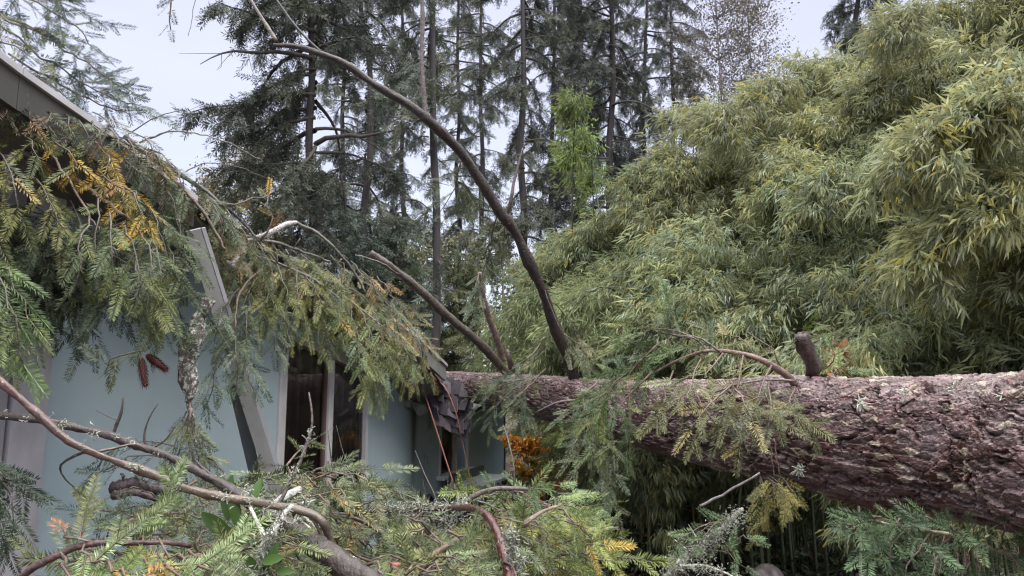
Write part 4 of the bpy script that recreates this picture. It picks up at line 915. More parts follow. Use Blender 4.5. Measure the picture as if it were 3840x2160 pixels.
make_bough_thing('fir_bough', 'shaded boughs hanging in the dark under the left eave', 'bough',
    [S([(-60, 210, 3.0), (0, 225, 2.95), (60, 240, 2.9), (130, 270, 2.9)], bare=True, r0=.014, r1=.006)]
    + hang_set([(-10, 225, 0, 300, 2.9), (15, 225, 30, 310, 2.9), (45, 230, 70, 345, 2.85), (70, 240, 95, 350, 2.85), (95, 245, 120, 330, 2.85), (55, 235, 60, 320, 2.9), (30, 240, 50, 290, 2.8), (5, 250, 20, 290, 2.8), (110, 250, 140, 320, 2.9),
                (-20, 180, 10, 260, 2.75), (30, 190, 50, 270, 2.75), (70, 200, 85, 275, 2.7)] + [(rj.uniform(-20, 150), rj.uniform(205, 255), rj.uniform(-20, 158), rj.uniform(285, 325), rj.uniform(2.75, 3.0)) for _ in range(26)], [((.04, .06, .03), 4), ((.05, .07, .038), 4)], L=.22, gap=.055))  # needle palette darkened: the shade under the eave is put into the colour
make_bough_thing('fir_bough', 'bough at the left edge drooping in front of the corner board', 'bough',
    hang_set([(-40, 240, 25, 380, 1.9), (-50, 270, 8, 370, 1.9), (-35, 250, 33, 350, 1.95), (-50, 300, -8, 360, 1.9)], [((.10, .16, .05), 4), ((.09, .13, .06), 4), ((.14, .18, .06), 2)], L=.17, gap=.04)
    + [S([(-60, 230, 1.95), (-40, 240, 1.9)], bare=True, r0=.007, r1=.005)])
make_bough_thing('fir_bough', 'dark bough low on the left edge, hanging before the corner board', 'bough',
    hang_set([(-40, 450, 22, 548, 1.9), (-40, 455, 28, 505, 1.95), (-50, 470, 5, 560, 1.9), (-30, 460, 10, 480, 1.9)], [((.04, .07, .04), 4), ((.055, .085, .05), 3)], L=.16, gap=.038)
    + [S([(-70, 440, 1.95), (-40, 452, 1.9)], bare=True, r0=.007, r1=.005)])
make_bough_thing('fir_bough', 'dead twiggy sprays matted along the upper edge of the fascia', 'bough',
    [S([(62, 118, 2.75), (100, 132, 2.8), (140, 150, 2.85), (180, 178, 2.95)], bare=True, r0=.008, r1=.004, wt=(.06, .05, .045))]
    + hang_set([(60, 108, 70, 140, 2.65), (75, 116, 88, 152, 2.65), (90, 120, 104, 165, 2.65), (105, 126, 122, 172, 2.7), (120, 134, 138, 180, 2.75), (135, 142, 152, 190, 2.8), (150, 150, 168, 200, 2.85), (165, 160, 185, 210, 2.9), (45, 104, 50, 135, 2.6), (30, 100, 30, 128, 2.55), (95, 112, 120, 150, 2.8), (125, 130, 160, 165, 2.85), (10, 92, 6, 125, 2.5)],
               [((.11, .10, .06), 3), ((.10, .12, .06), 4), ((.20, .13, .06), 1.5), ((.07, .09, .05), 3)], L=.17, gap=.045))
# middle of the roof, over the tall windows
make_bough_thing('fir_bough', 'long dark bough running down the roof line with lichened bare stem', 'bough',
    [S([(125, 137, 3.4), (150, 155, 3.4), (180, 175, 3.45), (205, 190, 3.5), (222, 205, 3.5), (245, 225, 3.6), (262, 245, 3.6), (278, 262, 3.6)], bare=True, r0=.013, r1=.005, wt=(.05, .045, .045)),
     S([(128, 135, 3.4), (158, 116, 3.4), (180, 112, 3.4)], bare=True, r0=.003, r1=.002), S([(140, 143, 3.4), (165, 132, 3.4), (195, 133, 3.5), (228, 143, 3.5), (262, 160, 3.6)], bare=True, r0=.005, r1=.002, wt=(.2, .17, .14)),
     S([(150, 140, 3.4), (168, 130, 3.4), (186, 121, 3.4)], bare=True, r0=.002, r1=.001), S([(185, 172, 3.45), (205, 163, 3.5), (235, 166, 3.5), (268, 178, 3.6)], bare=True, r0=.003, r1=.0015),
     S([(200, 190, 3.5), (215, 215, 3.5), (222, 240, 3.5)], bare=True, r0=.003, r1=.0015)]
    + hang_set([(205, 195, 226, 232, 3.4), (222, 205, 240, 262, 3.4), (235, 220, 252, 272, 3.4), (250, 235, 270, 290, 3.5), (180, 185, 188, 215, 3.3)], RW, L=.2, gap=.05)
    + [S([(225, 205, 3.5), (250, 200, 3.6), (272, 192, 3.7)], L=.12, pal=RM, gap=.06, hang=.1), S([(260, 240, 3.6), (272, 222, 3.6), (268, 195, 3.6)], L=.12, pal=YELLOW, gap=.08, hang=.1)])
make_bough_thing('fir_bough', 'bough with a smooth bare twig arching over the tall windows', 'bough',
    [S([(278, 226, 3.9), (292, 222, 3.9), (310, 229, 3.9), (328, 242, 3.9), (345, 260, 3.95), (358, 278, 4.0), (365, 292, 4.0)], bare=True, r0=.011, r1=.005, wt=(.10, .09, .07)),
     S([(300, 238, 3.8), (283, 265, 3.8), (262, 290, 3.8)], bare=True, r0=.004, r1=.002, wt=(.06, .05, .05)), S([(240, 252, 3.7), (265, 258, 3.7), (290, 268, 3.8)], bare=True, r0=.009, r1=.005, wt=(.16, .13, .12)),
     S([(290, 268, 3.8), (318, 282, 3.8), (340, 300, 3.8), (356, 325, 3.8)], bare=True, r0=.007, r1=.003, wt=(.2, .17, .15)), S([(355, 255, 4.1), (380, 262, 4.2), (400, 275, 4.3)], bare=True, r0=.003, r1=.002, wt=(.3, .28, .25))]
    + hang_set([(262, 262, 268, 330, 3.5), (280, 265, 288, 345, 3.5), (275, 280, 260, 345, 3.45), (295, 272, 300, 340, 3.55), (305, 275, 322, 330, 3.6), (255, 280, 240, 350, 3.4), (300, 255, 325, 300, 3.8), (318, 268, 345, 310, 3.8)], RM, L=.2, gap=.045)
    + hang_set([(270, 255, 285, 300, 3.9), (300, 265, 315, 305, 3.9), (285, 245, 305, 275, 4.0)], RW, L=.2))
make_bough_thing('fir_bough', 'mossy sprays hanging in front of the blue wall left of the windows', 'bough',
    hang_set([(240, 290, 222, 355, 3.3), (250, 300, 245, 385, 3.3), (235, 330, 238, 402, 3.2), (225, 345, 212, 410, 3.2), (262, 310, 275, 360, 3.4), (245, 340, 250, 400, 3.25), (212, 375, 205, 420, 3.1), (265, 300, 288, 345, 3.45), (230, 300, 215, 340, 3.2)],
             [((.085, .12, .065), 4), ((.10, .13, .08), 4), ((.07, .10, .06), 3)], L=.19, gap=.045) + [S([(262, 270, 3.5), (240, 292, 3.35), (235, 330, 3.25)], bare=True, r0=.008, r1=.003)])
make_bough_thing('fir_bough', 'yellow tipped sprays drooping in front of the tall window header', 'bough',
    [S([(330, 285, 4.0), (355, 305, 4.0), (380, 325, 4.0), (400, 350, 4.0)], bare=True, r0=.008, r1=.003)]
    + hang_set([(322, 300, 328, 362, 3.7), (335, 300, 342, 345, 3.7), (350, 305, 352, 365, 3.75), (362, 310, 372, 392, 3.8), (375, 315, 385, 400, 3.8), (385, 320, 398, 380, 3.9), (350, 320, 362, 400, 3.7), (372, 330, 378, 408, 3.75), (392, 330, 412, 375, 4.0), (345, 285, 375, 320, 4.1), (395, 340, 415, 372, 4.1), (340, 305, 350, 335, 3.9)],
               [((.15, .18, .07), 5), ((.19, .20, .07), 4), ((.11, .15, .08), 3), ((.32, .25, .08), .7)], L=.20, gap=.042),
    extra=lambda root: [cone(root, P(327, 322, 3.7), P(334, 317, 3.7))])
make_bough_thing('fir_bough', 'bough with orange brown dying sprays at the far end of the roof', 'bough',
    [S([(345, 270, 4.6), (375, 290, 4.6), (400, 315, 4.7), (420, 345, 4.8)], bare=True, r0=.008, r1=.003)]
    + hang_set([(360, 270, 380, 320, 4.4), (375, 275, 398, 330, 4.5), (390, 295, 412, 345, 4.6), (400, 320, 424, 366, 4.7), (350, 262, 370, 300, 4.5), (330, 255, 352, 295, 4.4), (410, 335, 430, 372, 5.0), (385, 300, 400, 350, 4.4)],
               [((.20, .18, .08), 4), ((.34, .22, .09), 2), ((.13, .15, .08), 4)], L=.26, gap=.05))
make_bough_thing('fir_bough', 'grey green bough trailing from the roof on the near side of the tall windows', 'bough',
    [S([(205, 215, 3.7), (240, 235, 3.8), (285, 245, 3.9), (330, 262, 4.2)], bare=True, r0=.012, r1=.006, wt=(.14, .12, .11))]
    + hang_set([(215, 210, 225, 285, 3.5), (232, 225, 245, 300, 3.6), (250, 232, 258, 300, 3.7), (272, 240, 280, 300, 3.8), (300, 250, 312, 310, 3.9), (320, 258, 335, 305, 4.1), (285, 250, 300, 300, 3.9)],
               RW, L=.26, gap=.045))
# pale splintered limb on the roof
def broken(name, label, cat, segs, mat=M_BARK, tint=(.14, .11, .10), lichen=None, jit=.07, grp=None):
    root = thing(name, label, cat, P(*segs[0][0][0]), grp); mb = MB()
    for pts, rad, *tt in segs:
        q = [P(*p) for p in pts]; ln = sum(np.linalg.norm(q[i + 1] - q[i]) for i in range(len(q) - 1)); n_ = max(10, int(ln / .015)); c = spline(q, n_)
        rr = np.interp(np.linspace(0, 1, n_), np.linspace(0, 1, len(rad)), rad); rr = rr * (.85 + .35 * vnoise(np.arange(n_) * .25 + rng.random() * 50, np.zeros(n_), 8))
        c = c + np.stack([vnoise(np.arange(n_) * .12 + 9 * s_, np.zeros(n_), s_ + 3) - .5 for s_ in (1, 2, 3)], -1) * rad[0] * .5
        tube(mb, c, rr, 14, tt[0] if tt else tint, jit * 1.4)
    mb.build('branch', mat, root, True)
    if lichen:
        lf = MB()
        for (px, py, d, n_, sp_) in lichen:
            q = P(px, py, d)
            for k in range(int(n_ * .75)):
                dv = unit(rng.normal(0, 1, 3)); o = q + rng.normal(0, sp_, 3); s_ = rng.uniform(.3, .8)
                tube(lf, [o, o + dv * .009 * s_, o + dv * .014 * s_ + rng.normal(0, .004, 3)], [.0019 * s_, .0024 * s_, .001], 4, np.array((.33, .345, .28)) * rng.uniform(.45, 1.05), cap=False)
        lf.build('lichen', M_LFL, root)
    return root
def along(pts, d, n, k, sp): # lichen spots along a pixel line
    o = []; 
    for i in range(n):
        t = rj.random() * (len(pts) - 1); j = min(int(t), len(pts) - 2); f = t - j; o.append((pts[j][0] * (1 - f) + pts[j + 1][0] * f, pts[j][1] * (1 - f) + pts[j + 1][1] * f, d + rj.uniform(-.02, 0), k, sp))
    return o
broken('broken_branch', 'pale lilac splintered branch lodged on the roof above the fallen board', 'branch',
    [([(242, 244, 3.75), (262, 236, 3.75), (285, 224, 3.8), (296, 222, 3.9)], [.018, .016, .012, .01], (.42, .37, .38)), ([(230, 266, 3.6), (240, 256, 3.65), (246, 240, 3.7)], [.02, .018, .014], (.42, .36, .38)), ([(226, 262, 3.6), (242, 270, 3.6), (252, 262, 3.6)], [.012, .014, .01], (.36, .31, .33))],
    tint=(.4, .35, .36), lichen=along([(230, 264), (250, 245), (280, 230)], 3.7, 14, 22, .012))
broken('broken_branch', 'stout lichened branch dangling upright in front of the blue wall', 'branch',
    [([(207, 298, 3.0), (200, 315, 3.0), (195, 335, 2.98), (188, 352, 2.96), (187, 372, 2.95), (191, 392, 2.95), (188, 402, 2.95)], [.020, .026, .030, .036, .034, .022, .012]), ([(188, 352, 2.96), (182, 358, 2.94), (178, 366, 2.94)], [.012, .006, .002]), ([(200, 320, 3.0), (208, 310, 2.98), (214, 300, 2.98)], [.012, .009, .006]), ([(188, 400, 2.95), (192, 420, 2.95), (196, 445, 2.95), (206, 470, 2.9)], [.010, .008, .008, .006])],
    mat=M_LICHEN, tint=(.11, .085, .08), lichen=along([(200, 315), (196, 340), (189, 370), (192, 395)], 2.93, 26, 16, .012) + along([(192, 410), (200, 450), (206, 470)], 2.9, 8, 16, .01))
make_bough_thing('fir_bough', 'cone shaped mossy fir tuft hanging tip up below the stout dangling branch', 'bough',
    hang_set([(188, 410, 180, 480, 2.85), (190, 412, 200, 480, 2.85), (188, 415, 170, 500, 2.9), (192, 420, 210, 500, 2.9), (190, 440, 188, 515, 2.8), (180, 450, 160, 510, 2.85), (200, 450, 225, 505, 2.85), (178, 470, 178, 530, 2.8), (195, 470, 212, 530, 2.8)],
             [((.15, .16, .05), 2), ((.10, .12, .05), 4), ((.07, .09, .045), 4)], L=.13, gap=.035) + [S([(190, 400, 2.95), (190, 430, 2.9), (194, 470, 2.85)], bare=True, r0=.006, r1=.004)])
make_bough_thing('fir_bough', 'dark bough stub and drooping sprays low against the blue wall', 'bough',
    [S([(112, 488, 2.6), (122, 486, 2.6), (140, 484, 2.6), (175, 492, 2.6)], bare=True, r0=.022, r1=.018, wt=(.05, .035, .04)), S([(113, 496, 2.58), (135, 492, 2.58), (160, 500, 2.6)], bare=True, r0=.016, r1=.012, wt=(.07, .045, .05)), S([(130, 485, 2.6), (124, 478, 2.6), (122, 474, 2.6)], bare=True, r0=.008, r1=.004, wt=(.05, .04, .04)),
     S([(175, 445, 2.7), (150, 440, 2.65), (115, 446, 2.6), (95, 470, 2.6)], L=.12, pal=DARK, gap=.04, hang=.4, r0=.003), S([(170, 460, 2.7), (140, 455, 2.65), (110, 468, 2.6), (92, 480, 2.6)], L=.1, pal=DARK, gap=.04, hang=.4, r0=.003),
     S([(160, 500, 2.6), (140, 508, 2.55), (110, 512, 2.5), (82, 511, 2.5)], L=.11, pal=[((.035, .065, .04), 1)], gap=.025, hang=.3, r0=.004), S([(150, 505, 2.6), (130, 520, 2.55), (112, 524, 2.5)], L=.10, pal=[((.035, .065, .04), 1)], gap=.025, hang=.4, r0=.004),
     S([(185, 505, 2.6), (165, 520, 2.55), (150, 535, 2.5), (140, 550, 2.5)], L=.12, pal=DARK, gap=.035, hang=.4), S([(200, 480, 2.7), (170, 495, 2.6), (150, 515, 2.55)], L=.14, pal=DARK, gap=.04, hang=.5)])

# ------------------------------------------------------------------ branches across the lower left
broken('bare_branch', 'reddish bare branch curving in from the left edge, the lower of two that cross', 'branch',
    [([(-60, 340, 1.62), (-20, 368, 1.58), (0, 381, 1.55), (22, 400, 1.54), (45, 420, 1.53), (62, 436, 1.53), (85, 448, 1.54), (110, 458, 1.55), (135, 468, 1.56), (158, 477, 1.57), (178, 487, 1.58), (198, 493, 1.6), (225, 499, 1.6), (255, 503, 1.6), (285, 508, 1.6), (308, 512, 1.6), (322, 521, 1.6), (328, 535, 1.62), (331, 545, 1.62)], [.009, .0088, .0085, .0082, .008, .0075, .0075, .007, .009, .009, .0085, .008, .0085, .008, .008, .008, .0085, .007, .005], [(.085, .028, .024), (.075, .03, .025), (.08, .05, .04), (.09, .065, .05), (.12, .085, .06), (.10, .08, .06), (.10, .075, .055)]),
     ([(90, 450, 1.54), (76, 455, 1.55), (62, 463, 1.56), (60, 470, 1.57), (66, 480, 1.58), (74, 487, 1.6)], [.003, .0025, .002, .002, .0015, .001], (.05, .05, .05)), ([(310, 513, 1.6), (325, 540, 1.6), (345, 560, 1.6)], [.004, .003, .002]), ([(95, 452, 1.54), (115, 448, 1.56), (135, 444, 1.58), (150, 452, 1.6)], [.003, .0025, .002, .001])],
    mat=M_REDBARK, tint=(.11, .075, .06), lichen=along([(62, 436), (110, 458), (158, 477), (200, 493), (285, 508)], 1.54, 14, 10, .005))
broken('bare_branch', 'grey lichened branch from the left edge that swells into a thick dark log', 'branch',
    [([(-60, 418, 1.9), (-10, 414, 1.88), (0, 415, 1.86), (30, 418, 1.84), (55, 422, 1.82), (80, 428, 1.81), (110, 436, 1.8), (135, 446, 1.79), (160, 454, 1.78), (180, 463, 1.77), (200, 473, 1.76), (222, 484, 1.75), (245, 498, 1.73), (265, 512, 1.70), (290, 528, 1.66), (315, 545, 1.6), (345, 566, 1.54), (380, 590, 1.48)], [.010, .0105, .010, .010, .010, .009, .009, .009, .009, .009, .010, (.0105), .012, .014, .018, .022, .024, .026]),
     ([(222, 484, 1.75), (205, 470, 1.76), (195, 460, 1.77)], [.004, .004, .003]), ([(112, 436, 1.8), (116, 425, 1.8), (121, 412, 1.8), (123, 396, 1.8)], [.004, .0035, .003, .0015]), ([(118, 420, 1.8), (108, 416, 1.8), (96, 410, 1.8)], [.002, .0015, .001]), ([(146, 448, 1.8), (144, 435, 1.8), (149, 418, 1.8), (158, 403, 1.8)], [.003, .0025, .002, .001]),
     ([(150, 450, 1.8), (165, 440, 1.8), (176, 425, 1.8)], [.002, .002, .001])],
    tint=(.05, .038, .036), lichen=along([(0, 415), (55, 422), (110, 436), (160, 454), (222, 484)], 1.79, 22, 9, .006) + along([(245, 498), (265, 512), (300, 535)], 1.66, 12, 16, .012))
BF1 = [((.22, .28, .13), 3), ((.16, .22, .08), 3)]
_tw = [(20, 575), (40, 562), (60, 553), (80, 547), (100, 543), (130, 542), (160, 543), (190, 549)]
make_bough_thing('fir_bough', 'reddish branch with yellow green sprays arching along the bottom left corner', 'bough',
    [S([(5, 590, 1.3), (20, 575, 1.3), (40, 562, 1.3), (60, 553, 1.3), (80, 547, 1.3), (100, 543, 1.3), (130, 542, 1.3), (160, 543, 1.32), (190, 549, 1.35)], bare=True, r0=.007, r1=.004, wt=(.085, .05, .045)),
     S([(62, 553, 1.3), (70, 575, 1.28), (76, 595, 1.25)], bare=True, r0=.003, r1=.003), S([(92, 545, 1.3), (105, 560, 1.28), (120, 590, 1.25)], bare=True, r0=.003, r1=.003)]
    + [S(p, L=.06, pal=pl, gap=.04, hang=.1, r0=.002, face=.6, droop=.3, sub=.03, shoot=.06) for p, pl in (
       ([(75, 550, 1.28), (90, 562, 1.25), (110, 570, 1.22)], BF1), ([(95, 545, 1.3), (75, 536, 1.3), (60, 530, 1.3)], YELLOW), ([(130, 545, 1.3), (145, 560, 1.27), (165, 575, 1.25)], BF1), ([(160, 545, 1.3), (185, 560, 1.28), (210, 570, 1.25)], BF1),
       ([(150, 545, 1.3), (175, 570, 1.25), (190, 590, 1.2)], FRESH), ([(105, 560, 1.25), (125, 575, 1.2), (140, 585, 1.2)], ORANGE), ([(150, 528, 1.35), (158, 520, 1.35), (170, 512, 1.35)], BF1), ([(55, 560, 1.28), (65, 575, 1.25), (80, 590, 1.22)], FRESH), ([(185, 550, 1.33), (215, 560, 1.33), (240, 575, 1.3)], BF1), ([(110, 535, 1.35), (120, 525, 1.35), (130, 515, 1.35)], YELLOW))])
LOW = [((.12, .145, .05), 4), ((.09, .12, .045), 4), ((.17, .17, .055), 2), ((.34, .24, .07), .25), ((.09, .12, .07), 2)]
def heap(name, label, boxes, pal, n, L=.12, d=(1.5, 2.0), seed=1, stem=.006, **kw):
    r = random.Random(seed); st = []
    for i in range(n):
        x0, y0, x1, y1 = boxes[i % len(boxes)]; x = r.uniform(x0, x1); y = r.uniform(y0, y1); a = r.uniform(-.6, 1.0) if r.random() < .6 else r.uniform(2.2, 3.8); l = r.uniform(28, 65); dd = r.uniform(*d)
        st.append(S([(x, y, dd), (x + cos(a) * l * .5, y + sin(a) * l * .35 - 6, dd - .05), (x + cos(a) * l, y + sin(a) * l * .8 + 4, dd - .08)], L=L, pal=pal, gap=.045, hang=.25, r0=stem * .6, r1=.0015, face=.55, droop=1.0, **kw))
    return make_bough_thing('fir_bough', label, 'bough', st)
heap('', 'heap of olive fir sprays on the ground at the bottom left, under the arched branch', [(60, 550, 260, 600), (100, 560, 300, 610)], LOW, 30, d=(1.45, 1.8), seed=3, L=.10)
heap('', 'fir sprays below the thick dark log at the bottom middle', [(200, 540, 330, 590), (330, 560, 420, 600)], LOW, 26, d=(1.55, 1.9), seed=4, L=.10)
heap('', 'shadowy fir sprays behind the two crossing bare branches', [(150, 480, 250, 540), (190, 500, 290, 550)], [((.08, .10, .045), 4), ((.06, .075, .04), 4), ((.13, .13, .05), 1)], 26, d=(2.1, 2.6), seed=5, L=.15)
heap('', 'olive fir sprays piled between the windows and the lichened twigs', [(285, 470, 340, 540), (300, 480, 380, 560), (330, 520, 420, 570)], [((.13, .16, .075), 4), ((.10, .13, .07), 4), ((.20, .19, .08), 1.5), ((.38, .27, .08), .4)], 34, d=(2.1, 2.6), seed=6, L=.14)
heap('', 'pale green fir sprays at the bottom edge below the red limb', [(370, 555, 500, 600), (400, 530, 500, 590)], [((.13, .165, .075), 4), ((.10, .135, .065), 4), ((.19, .2, .07), 1.5)], 40, d=(1.7, 2.1), seed=8, L=.11)
heap('', 'bright yellow green fir boughs heaped to the right of the red limb', [(500, 505, 550, 580), (515, 510, 565, 590), (500, 530, 560, 600)], [((.15, .18, .045), 4), ((.11, .15, .05), 4), ((.20, .20, .05), 2), ((.42, .28, .06), .2)], 95, d=(2.2, 2.9), seed=9, L=.125)
heap('', 'fresh green fir bough lying on top of the yellow green heap', [(498, 492, 525, 505), (520, 500, 560, 520)], [((.15, .22, .09), 4), ((.12, .18, .10), 3), ((.2, .25, .09), 2)], 16, d=(2.5, 3.0), seed=10, L=.12)
heap('', 'lichen grey fir sprays tangled under the horizontal red limb', [(380, 515, 480, 560), (420, 505, 500, 540)], [((.15, .16, .09), 4), ((.11, .13, .08), 4), ((.24, .21, .09), 1)], 26, d=(2.1, 2.7), seed=11, L=.12)
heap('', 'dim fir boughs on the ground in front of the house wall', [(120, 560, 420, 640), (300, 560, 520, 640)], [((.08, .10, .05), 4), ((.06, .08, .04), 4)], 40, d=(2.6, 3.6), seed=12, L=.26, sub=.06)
make_bough_thing('fir_bough', 'arched fir spray in front of the lower part of the tall windows', 'bough',
    [S([(285, 545, 2.6), (292, 500, 2.6), (310, 475, 2.6), (335, 463, 2.6), (360, 472, 2.55)], bare=True, r0=.006, r1=.003, wt=(.09, .07, .06))]
    + hang_set([(312, 472, 300, 505, 2.5), (330, 463, 322, 500, 2.5), (340, 462, 352, 505, 2.5), (350, 466, 375, 500, 2.5), (360, 472, 388, 512, 2.5), (345, 470, 360, 520, 2.45), (325, 470, 330, 525, 2.45)], [((.13, .17, .09), 4), ((.11, .15, .09), 3), ((.17, .19, .09), 2)], L=.12, gap=.04)
    + [S([(296, 490, 2.6), (288, 470, 2.6), (300, 450, 2.75), (315, 440, 2.8)], L=.10, pal=LOW, hang=.4, gap=.05)])
broken('bare_branch', 'dark thin twig standing up in front of the first tall window', 'branch',
    [([(255, 560, 1.75), (270, 520, 1.78), (285, 492, 1.8), (296, 470, 1.82), (305, 448, 1.84), (311, 430, 1.85), (312, 412, 1.86), (309, 392, 1.87)], [.004, .0045, .0045, .004, .0035, .003, .0025, .0015], (.10, .08, .07)),
     ([(222, 575, 1.7), (238, 555, 1.72), (258, 535, 1.74), (275, 515, 1.78)], [.003, .0035, .004, .004], (.05, .045, .04))], lichen=along([(285, 492), (305, 448), (312, 425)], 1.8, 10, 7, .004))
broken('lichened_branch', 'pale lichen crusted twig rising through the heap at the bottom left', 'branch',
    [([(250, 590, 1.5), (255, 570, 1.5), (262, 548, 1.52), (272, 530, 1.54), (283, 514, 1.58), (292, 505, 1.6)], [.008, .008, .007, .007, .006, .005], (.36, .35, .32)), ([(266, 540, 1.52), (256, 520, 1.55), (249, 505, 1.6)], [.005, .004, .003], (.34, .33, .30))],
    mat=M_LICHEN, lichen=along([(252, 588), (262, 548), (283, 514)], 1.5, 26, 12, .008) + along([(230, 576), (245, 572), (260, 576)], 1.48, 16, 18, .012))
broken('lichened_branch', 'tangle of white lichened twigs where the fallen board meets the heap', 'branch',
    [([(236, 488, 2.0), (260, 500, 2.0), (290, 505, 2.0), (315, 500, 2.0)], [.005, .006, .005, .003], (.36, .35, .33)), ([(268, 510, 1.95), (282, 498, 1.95), (300, 488, 2.0)], [.008, .010, .006], (.42, .40, .40)), ([(250, 515, 1.95), (270, 522, 1.95), (295, 520, 2.0), (320, 515, 2.0)], [.004, .005, .004, .002], (.34, .33, .30)),
     ([(280, 500, 2.0), (298, 512, 1.98), (318, 530, 1.98), (342, 556, 1.95)], [.003, .003, .003, .002], (.3, .28, .25)), ([(300, 520, 1.98), (330, 545, 1.95), (360, 560, 1.95)], [.003, .003, .002], (.3, .28, .25))],
    mat=M_LICHEN, lichen=along([(236, 488), (260, 500), (290, 505), (315, 500)], 1.97, 26, 14, .010) + along([(250, 515), (285, 522), (320, 530)], 1.95, 16, 12, .010))
broken('red_limb', 'wet red limb running level then bending down to the bottom edge', 'branch',
    [([(330, 513, 2.2), (355, 514, 2.2), (380, 510, 2.2), (405, 511, 2.2), (430, 509, 2.15), (452, 508, 2.1), (470, 508, 2.0), (484, 513, 1.92), (493, 524, 1.86), (500, 540, 1.8), (505, 556, 1.75), (510, 575, 1.7), (512, 600, 1.65)], [.003, .005, .006, .006, .0065, .007, .008, .009, .011, .013, .015, .017, .018], [(.05, .03, .028), (.06, .028, .025), (.075, .022, .02), (.085, .022, .02)]),
     ([(330, 515, 2.2), (355, 518, 2.2), (375, 528, 2.2), (395, 545, 2.15), (403, 552, 2.15)], [.006, .006, .006, .005, .003], (.09, .065, .06)), ([(360, 522, 2.2), (390, 520, 2.2), (415, 515, 2.2)], [.003, .003, .003], (.3, .28, .26)),
     ([(385, 512, 2.2), (386, 528, 2.2), (383, 545, 2.2)], [.003, .002, .001], (.08, .07, .06)), ([(345, 516, 2.2), (342, 530, 2.2)], [.002, .001], (.08, .07, .06))],
    mat=M_REDBARK, tint=(.085, .03, .027), lichen=along([(507, 530), (512, 545), (517, 562), (520, 576)], 1.72, 34, 14, .009) + along([(375, 508), (400, 508), (425, 505), (450, 506), (470, 500)], 2.12, 36, 12, .011) + along([(440, 512), (455, 520), (465, 515)], 2.1, 14, 12, .014))
broken('bare_branch', 'dark bowed branch springing out over the bench from the red limb', 'branch',
    [([(448, 512, 2.3), (458, 506, 2.3), (470, 498, 2.3), (484, 491, 2.3), (500, 488, 2.3), (518, 488, 2.3), (528, 489, 2.3)], [.008, .010, .010, .009, .008, .006, .004], (.10, .075, .07)), ([(505, 489, 2.3), (509, 505, 2.3)], [.003, .002]), ([(475, 500, 2.3), (492, 506, 2.3), (505, 515, 2.3)], [.003, .003, .002]), ([(512, 500, 2.4), (514, 470, 2.4), (508, 440, 2.45), (503, 425, 2.5)], [.003, .003, .002, .0015], (.08, .07, .06))],
    lichen=along([(448, 512), (470, 498)], 2.28, 10, 12, .010))
broken('bare_branch', 'straight brown stick lying in the pale green sprays at the bottom', 'branch',
    [([(425, 560, 1.8), (440, 550, 1.85), (455, 541, 1.9), (468, 535, 1.95)], [.008, .008, .007, .006], (.12, .08, .055)), ([(392, 590, 1.7), (394, 570, 1.7), (395, 562, 1.7)], [.013, .013, .012], (.28, .10, .07))])
broken('bare_branch', 'brown stick poking up through the yellow green heap', 'branch',
    [([(524, 525, 2.1), (532, 518, 2.1), (545, 510, 2.15), (560, 505, 2.2)], [.008, .007, .005, .003], (.2, .15, .12))])
broken('bare_branch', 'fine bare twigs standing against the stained wall', 'branch',
    [([(439, 535, 2.9), (436, 500, 2.9), (425, 475, 2.95), (415, 450, 3.0)], [.003, .0025, .002, .001], (.07, .06, .06)), ([(333, 470, 2.9), (330, 450, 2.9), (328, 430, 2.9)], [.003, .002, .001], (.08, .07, .06)), ([(350, 462, 2.9), (344, 455, 2.9), (336, 425, 2.9)], [.003, .002, .001], (.08, .07, .06)), ([(436, 505, 2.9), (446, 490, 2.9), (448, 480, 2.9)], [.002, .0015, .001])])
# leafy shoots with broad leaves
def broadleaf(label, spots, base):
    root = thing('laurel_shoot', label, 'shrub', P(*base), 'broad leaved shoots in the heap'); m_ = MB(); st = MB()
    for (px, py, d, ang, L) in spots:
        q = P(px, py, d); dv = unit(np.array([cos(ang), rng.normal(0, .3), sin(ang)])); nn = unit(CAM - q + rng.normal(0, .5, 3)); x = unit(np.cross(dv, nn)); z = np.cross(x, dv)
        n = 7; V = []
        for i in range(n):
            t = i / (n - 1); w_ = L * .2 * sin(pi * (t * .92 + .04)) ** .8; c_ = q + dv * L * t - z * .1 * L * t * t; V += [c_ - x * w_ + z * w_ * .3, c_, c_ + x * w_ + z * w_ * .3]
        Q = []
        for i in range(n - 1):
            for k in (0, 1): Q.append([3 * i + k, 3 * i + k + 1, 3 * i + k + 4, 3 * i + k + 3])
        m_.add(V, Q, np.array((.065, .125, .03)) * rng.uniform(.6, 1.3)); b_ = P(*base); tube(st, [b_, (b_ + q) / 2 + np.array([0, 0, .01]), q], [.003, .002, .0015], 5, (.12, .18, .06))
    m_.build('leaves', M_BROAD, root, True); st.build('stem', M_BROAD, root)
broadleaf('broad bright green leaves growing through the heap below the crossing branches', [(236, 528, 1.7, 1.9, .085), (240, 530, 1.68, .9, .08), (246, 528, 1.7, .2, .075), (234, 536, 1.65, 2.6, .09), (252, 505, 1.72, 1.4, .06), (262, 500, 1.75, -.9, .05), (228, 520, 1.75, 1.6, .1), (250, 540, 1.6, -.5, .07)], (240, 545, 1.7))
broadleaf('low round green leaves at the bottom edge beside the pale twig', [(262, 562, 1.45, .3, .05), (268, 566, 1.45, 1.2, .045), (258, 570, 1.45, 2.2, .045), (275, 572, 1.45, .1, .04)], (264, 575, 1.5))

